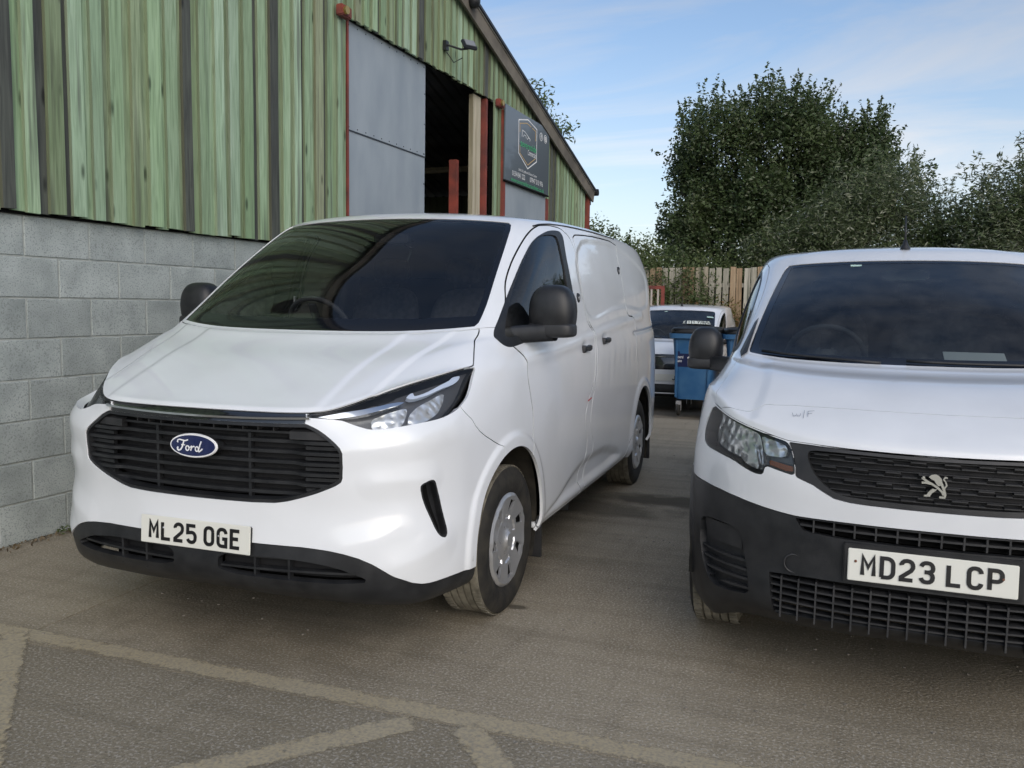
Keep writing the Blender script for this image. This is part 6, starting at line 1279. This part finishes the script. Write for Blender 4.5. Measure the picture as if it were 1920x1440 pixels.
for i in range(14): x = -5.5+i*.9; mb.tube([(x, 0, 0), (x+.1, .1, 1.2), (x-.1, 0, 2.4)], [.04, .03, .012], 6)
mb.build('stem', BARK, hd)
# right-hand boundary hedge, outside the frame but mirrored in the flank of the large van
h2 = empty('boundary_hedge', (9.2, 6, -.1)); tag(h2, 'boundary hedge along the far right side of the yard', 'hedge'); foliage('crown', [(rs_.uniform(-.3, .3), -5+i*1.0, 1.3+rs_.uniform(-.1, .6), .8, .85, 1.4+rs_.uniform(-.1, .5)) for i in range(16)], 8, 300, .12, LF2, h2, 18)
# ================================================================== fence
fence = empty('timber_fence', (0, 17, -.35)); tag(fence, 'tall close-boarded timber fence with weathered pale boards behind the parked vans', 'fence')
PB = [wood('fence_board', (.50, .43, .32), (.42, .38, .29), (.08, .09, .05), 7), wood('fence_board_grey', (.42, .39, .31), (.47, .44, .36), (.06, .07, .05), 8), wood('fence_board_tan', (.44, .31, .19), (.38, .29, .19), (.12, .10, .06), 9)]
rf = random.Random(9)
for i in range(84):
    x = -3.2+i*.151; w = .122+rf.uniform(-.006, .006); h = 2.70+rf.uniform(-.025, .02); a = rf.uniform(-.006, .006)
    mb = MB(); mb.prism([(x-w/2, 0), (x+w/2, 0), (x+w/2+a*h, h), (x-w/2+a*h, h-rf.uniform(0, .008))], .02, Matrix.Translation((0, rf.uniform(-.004, .004), 0))); mb.build('fence_board', PB[rf.randrange(3)], fence)
for z in (.5, 1.4, 2.3): MB().box((3.1, .045, z), (12.8, .045, .09)).build('fence_rail', PB[1], fence)
for i in range(6): MB().box((-3+i*2.4, .10, 1.3), (.1, .1, 2.6)).build('fence_post', PB[1], fence)
MB().box((3.1, .35, 1.2), (12.8, .02, 2.2)).build('fence_backing', DARK, fence)
cl = empty('climbing_plant', (0, 16.9, -.35)); tag(cl, 'straggling bramble with yellowing leaves growing up the front of the fence', 'climbing plant')
foliage('foliage', [(-1.2, -.05, 1.7, .7, .16, 1.05), (-.5, -.05, 1.7, .5, .14, 1.0), (-1.9, -.05, 2.0, .5, .15, .9), (.0, -.05, 1.5, .35, .14, .9)], 10, 900, .075, LF2, cl, 21)
foliage('foliage', [(.15, -.08, 1.75, .55, .14, .22), (.8, -.08, 1.45, .45, .12, .25), (1.25, -.05, 1.2, .3, .12, .4), (.4, -.05, 1.3, .7, .14, .45)], 10, 520, .07, LF4, cl, 22)
mb = MB()
for x in (-1.4, -.6, .2, .9): mb.tube([(x, 0, 0), (x+.15, -.02, .9), (x-.05, -.02, 1.9)], [.012, .01, .005], 5)
mb.build('stem', BARK, cl)
# red gate leaf at the barn end of the fence
gt = empty('metal_gate', (-1.62, 15.4, -.40)); tag(gt, 'red framed metal gate with pale bars behind the large van', 'gate')
for x in (-.7, .9): MB().box((x, 0, 1.12), (.07, .07, 2.26)).build('gate_stile', REDOX, gt)
for z in (.15, 2.25): MB().box((.1, 0, z), (1.66, .06, .07)).build('gate_rail', REDOX, gt)
pale_bar = mat('pale_bar', (.45, .40, .36), .6)
for i in range(11): MB().box((-.6+i*.14, -.005, 1.2), (.035, .03, 2.05)).build('gate_bar', pale_bar, gt)
# ================================================================== wheeled bin
BINB = mat('blue_bin_plastic', (.018, .075, .185), .38); noise_mix(BINB, (.025, .10, .23), (.05, .14, .27), 4, 6); NAVY = mat('navy_sticker', (.008, .014, .06), .4)
def build_bin(loc, rz, label):
    bn_ = empty('wheeled_bin', loc, rz); tag(bn_, label, 'bin', 'blue wheeled waste bins')
    def binbody():
        V = []; F = []; n = 28; prof = [(.26, .50, 1.02, 0), (.60, .55, 1.08, 0), (1.0, .60, 1.14, 0), (1.17, .63, 1.18, 0), (1.17, .73, 1.28, 0), (1.24, .74, 1.29, 0), (1.24, .70, 1.24, 0)]
        for z, w, L, _ in prof:
            for k in range(n):
                a = 2*math.pi*(k+.5)/n; x = math.copysign(abs(math.cos(a))**.22, math.cos(a))*w/2; y = math.copysign(abs(math.sin(a))**.22, math.sin(a))*L/2+.6; V.append((x, y, z))
        for j in range(len(prof)-1):
            for k in range(n): F.append((j*n+k, j*n+(k+1) % n, (j+1)*n+(k+1) % n, (j+1)*n+k))
        F.append(tuple(range(n))[::-1]); return V, F
    V, F = binbody(); mb = MB(); mb.add(V, F); mb.build('bin_body', BINB, bn_, auto=35)
    for x in (-.21, .21): MB().box((x*1.12, .055, .72), (.035, .05, .88), Matrix.Rotation(math.radians(3.4), 3, 'X'), bev=.01).build('body_rib', BINB, bn_)
    V, F = superq((0, .6, 1.26), (.72, 1.24, .15), 5, fn=lambda x, y, z: (x, y, max(z, -.4))); mb = MB(); mb.add(V, F); mb.build('lid', BLACKP, bn_, smooth=True)
    MB().tube([(-.28, .0, 1.30), (.28, .0, 1.30)], .018, 8).build('lid_handle', BLACKP, bn_, smooth=True)
    for x in (-.20, .20):
        for y in (.14, 1.06):
            c = empty('castor', (x, y, 0)); c.parent = bn_; MB().lathe([(.03, -.022), (.085, -.022), (.095, -.012), (.095, .012), (.085, .022), (.03, .022)], 24, 'x', (0, .03, .095)).build('castor_tyre', RUBBER, c, auto=40); MB().box((0, .01, .20), (.075, .09, .06), bev=.008).build('castor_fork', SILVER, c); MB().box((.035, .02, .13), (.006, .04, .10)).build('castor_arm', SILVER, c); MB().box((-.035, .02, .13), (.006, .04, .10)).build('castor_arm', SILVER, c)
    for y in (.45, .85): MB().box((.318, y, 1.05), (.03, .16, .07), bev=.01).build('lifting_pocket', BINB, bn_)

    return bn_
bn_ = build_bin((.63, 9.95, -.19), math.radians(-2), 'blue waste bin with a navy sticker, left one of the two by the priced van')
st_ = MB(); st_.box((.0, .042, .86), (.52, .004, .23), Matrix.Rotation(math.radians(3.4), 3, 'X')); sk = st_.build('waste_sticker', NAVY, bn_)
TX = Matrix.Translation((0, .038, .86)) @ Matrix.Rotation(math.radians(3.4), 4, 'X')
for body, dz in (('general', .012), ('waste', -.045)):
    V, F = text_geo(body, .062); mb = MB(); mb.add([TX @ Vector((-.245+v.x*.62, 0, v.y+dz)) for v in V], F); mb.build('sticker_lettering', WTEXT, sk)
mb = MB()
for k, (a, b) in enumerate(((-.085, 0), (-.065, .0), (-.045, 0))): stroke(mb, [(a+.05, .045), (a+.02, .03), (a+.02, .012), (a+.045, -.005), (a+.048, -.028), (a+.02, -.045)], .010, TX @ Matrix.Translation((0, -.0004*k, 0)), .001)
stroke(mb, [(.04, -.035), (.08, -.035)], .012, TX, .001); mb.build('sticker_logo', WTEXT, sk)

build_bin((1.40, 10.12, -.19), math.radians(3), 'blue waste bin without a sticker, mostly hidden behind the compact van mirror')
# ================================================================== vehicles
build_large_van()
build_compact_van('A', (2.6555, .486, 0), -.02717, 'white compact van with lion badge on a black grille, cut by the right edge')
v3, m3, wr3 = build_compact_van('B', (-.02, 11.3, -.31), 0.0, 'white small van for sale with a price in its windscreen, behind the blue bin')
# price cards stuck inside the windscreen
nrm = None
def on_screen(u, v, off=.012):
    q = ev(m3, np.array([(u, v), (u+.05, v), (u, v+.05)])); a = Vector(q[1])-Vector(q[0]); b = Vector(q[2])-Vector(q[0]); n = a.cross(b).normalized(); return Vector(q[0])+n*off, a.normalized(), n
PC = mat('price_card', (.62, .66, .60), .5); price = '11795'
xs0 = [.245, .33, .415, .50, .585]
for ch, x in zip(price, xs0):
    u = float(np.interp(x, [0, .25, .41, .53, .635], [0, 1, 2, 3, 4])); p, a, n = on_screen(u, 11.02); up = n.cross(a).normalized(); Mx = Matrix(((a.x, -n.x, up.x, p.x), (a.y, -n.y, up.y, p.y), (a.z, -n.z, up.z, p.z), (0, 0, 0, 1)))
    mb = MB(); mb.add([Mx @ Vector(q) for q in ((-.037, 0, -.055), (.037, 0, -.055), (.037, 0, .065), (-.037, 0, .065))], [(0, 1, 2, 3)]); c = mb.build('price_card', PC, wr3)
    mb = MB()
    for s in glyph(ch): stroke(mb, [(q[0]*1.1-.020, q[1]*1.2-.034) for q in s], .013, Mx @ Matrix.Translation((0, -.003, 0)), .001)
    mb.build('price_digit', PLCH, wr3)
p, a, n = on_screen(.62, 11.02); up = n.cross(a).normalized(); Mx = Matrix(((a.x, -n.x, up.x, p.x), (a.y, -n.y, up.y, p.y), (a.z, -n.z, up.z, p.z), (0, 0, 0, 1))); mb = MB()
stroke(mb, [(.025, .04), (.012, .052), (-.004, .046), (-.008, .03), (-.006, -.03), (-.02, -.04), (.028, -.04)], .013, Mx, .001); stroke(mb, [(-.022, .002), (.015, .002)], .011, Mx @ Matrix.Translation((0, -.001, 0)), .001); mb.build('pound_sign', PC, wr3)
p, a, n = on_screen(3.9, 11.45); up = n.cross(a).normalized(); Mx = Matrix(((a.x, -n.x, up.x, p.x), (a.y, -n.y, up.y, p.y), (a.z, -n.z, up.z, p.z), (0, 0, 0, 1))); mb = MB(); mb.add([Mx @ Vector(q) for q in ((-.07, 0, -.025), (.05, 0, -.025), (.05, 0, .03), (-.07, 0, .03))], [(0, 1, 2, 3)]); mb.build('screen_sticker', mat_stick, wr3)
# scattered bits on the ground
rs2 = random.Random(2); mb = MB()
for _ in range(900):
    x, y = rs2.uniform(-1.9, 3.5), rs2.uniform(-1.2, 8); s = rs2.uniform(.0015, .0055); mb.box((x, y, .001+s*.3), (s*2, s*1.5, s), Matrix.Rotation(rs2.uniform(0, 3), 3, 'Z'))
o = mb.build('grit', mat('loose_grit', (.20, .18, .15), .9)); o['kind'] = 'stuff'

# leaf litter and weeds gathered along the foot of the block wall
lt = empty('leaf_litter', (-2.0, 1.0, 0)); rs3 = np.random.RandomState(8); n = 900
y = rs3.uniform(-3, 4, n); C = np.stack([(y-.0)*math.tan(TH)+.02+np.abs(rs3.normal(0, .05, n)), y, rs3.uniform(.003, .02, n)], 1); P, F = leaves(C, .028, rs3, .6)
bpy.data.objects.remove(lt); o = obj('leaf_litter', npmesh('leaf_litter', P+np.array([-2.04, 1.0, 0]), F, mat('dead_leaf', (.13, .10, .06), .8), smooth=False)); o['kind'] = 'stuff'
wd = empty('wall_foot_weed', (-2.0, 1.35, 0)); tag(wd, 'small green weeds at the foot of the block wall by the van bumper', 'weed')
C = np.concatenate([np.array([.03+rs3.normal()*.01, rs3.uniform(-.5, .6), .02])+np.abs(rs3.normal(size=(14, 3)))*np.array([.02, .03, .022]) for _ in range(16)]); P, F = leaves(C, .03, rs3, .35); obj('leaf_tuft', npmesh('leaf_tuft', P, F, LF2, smooth=False), wd)
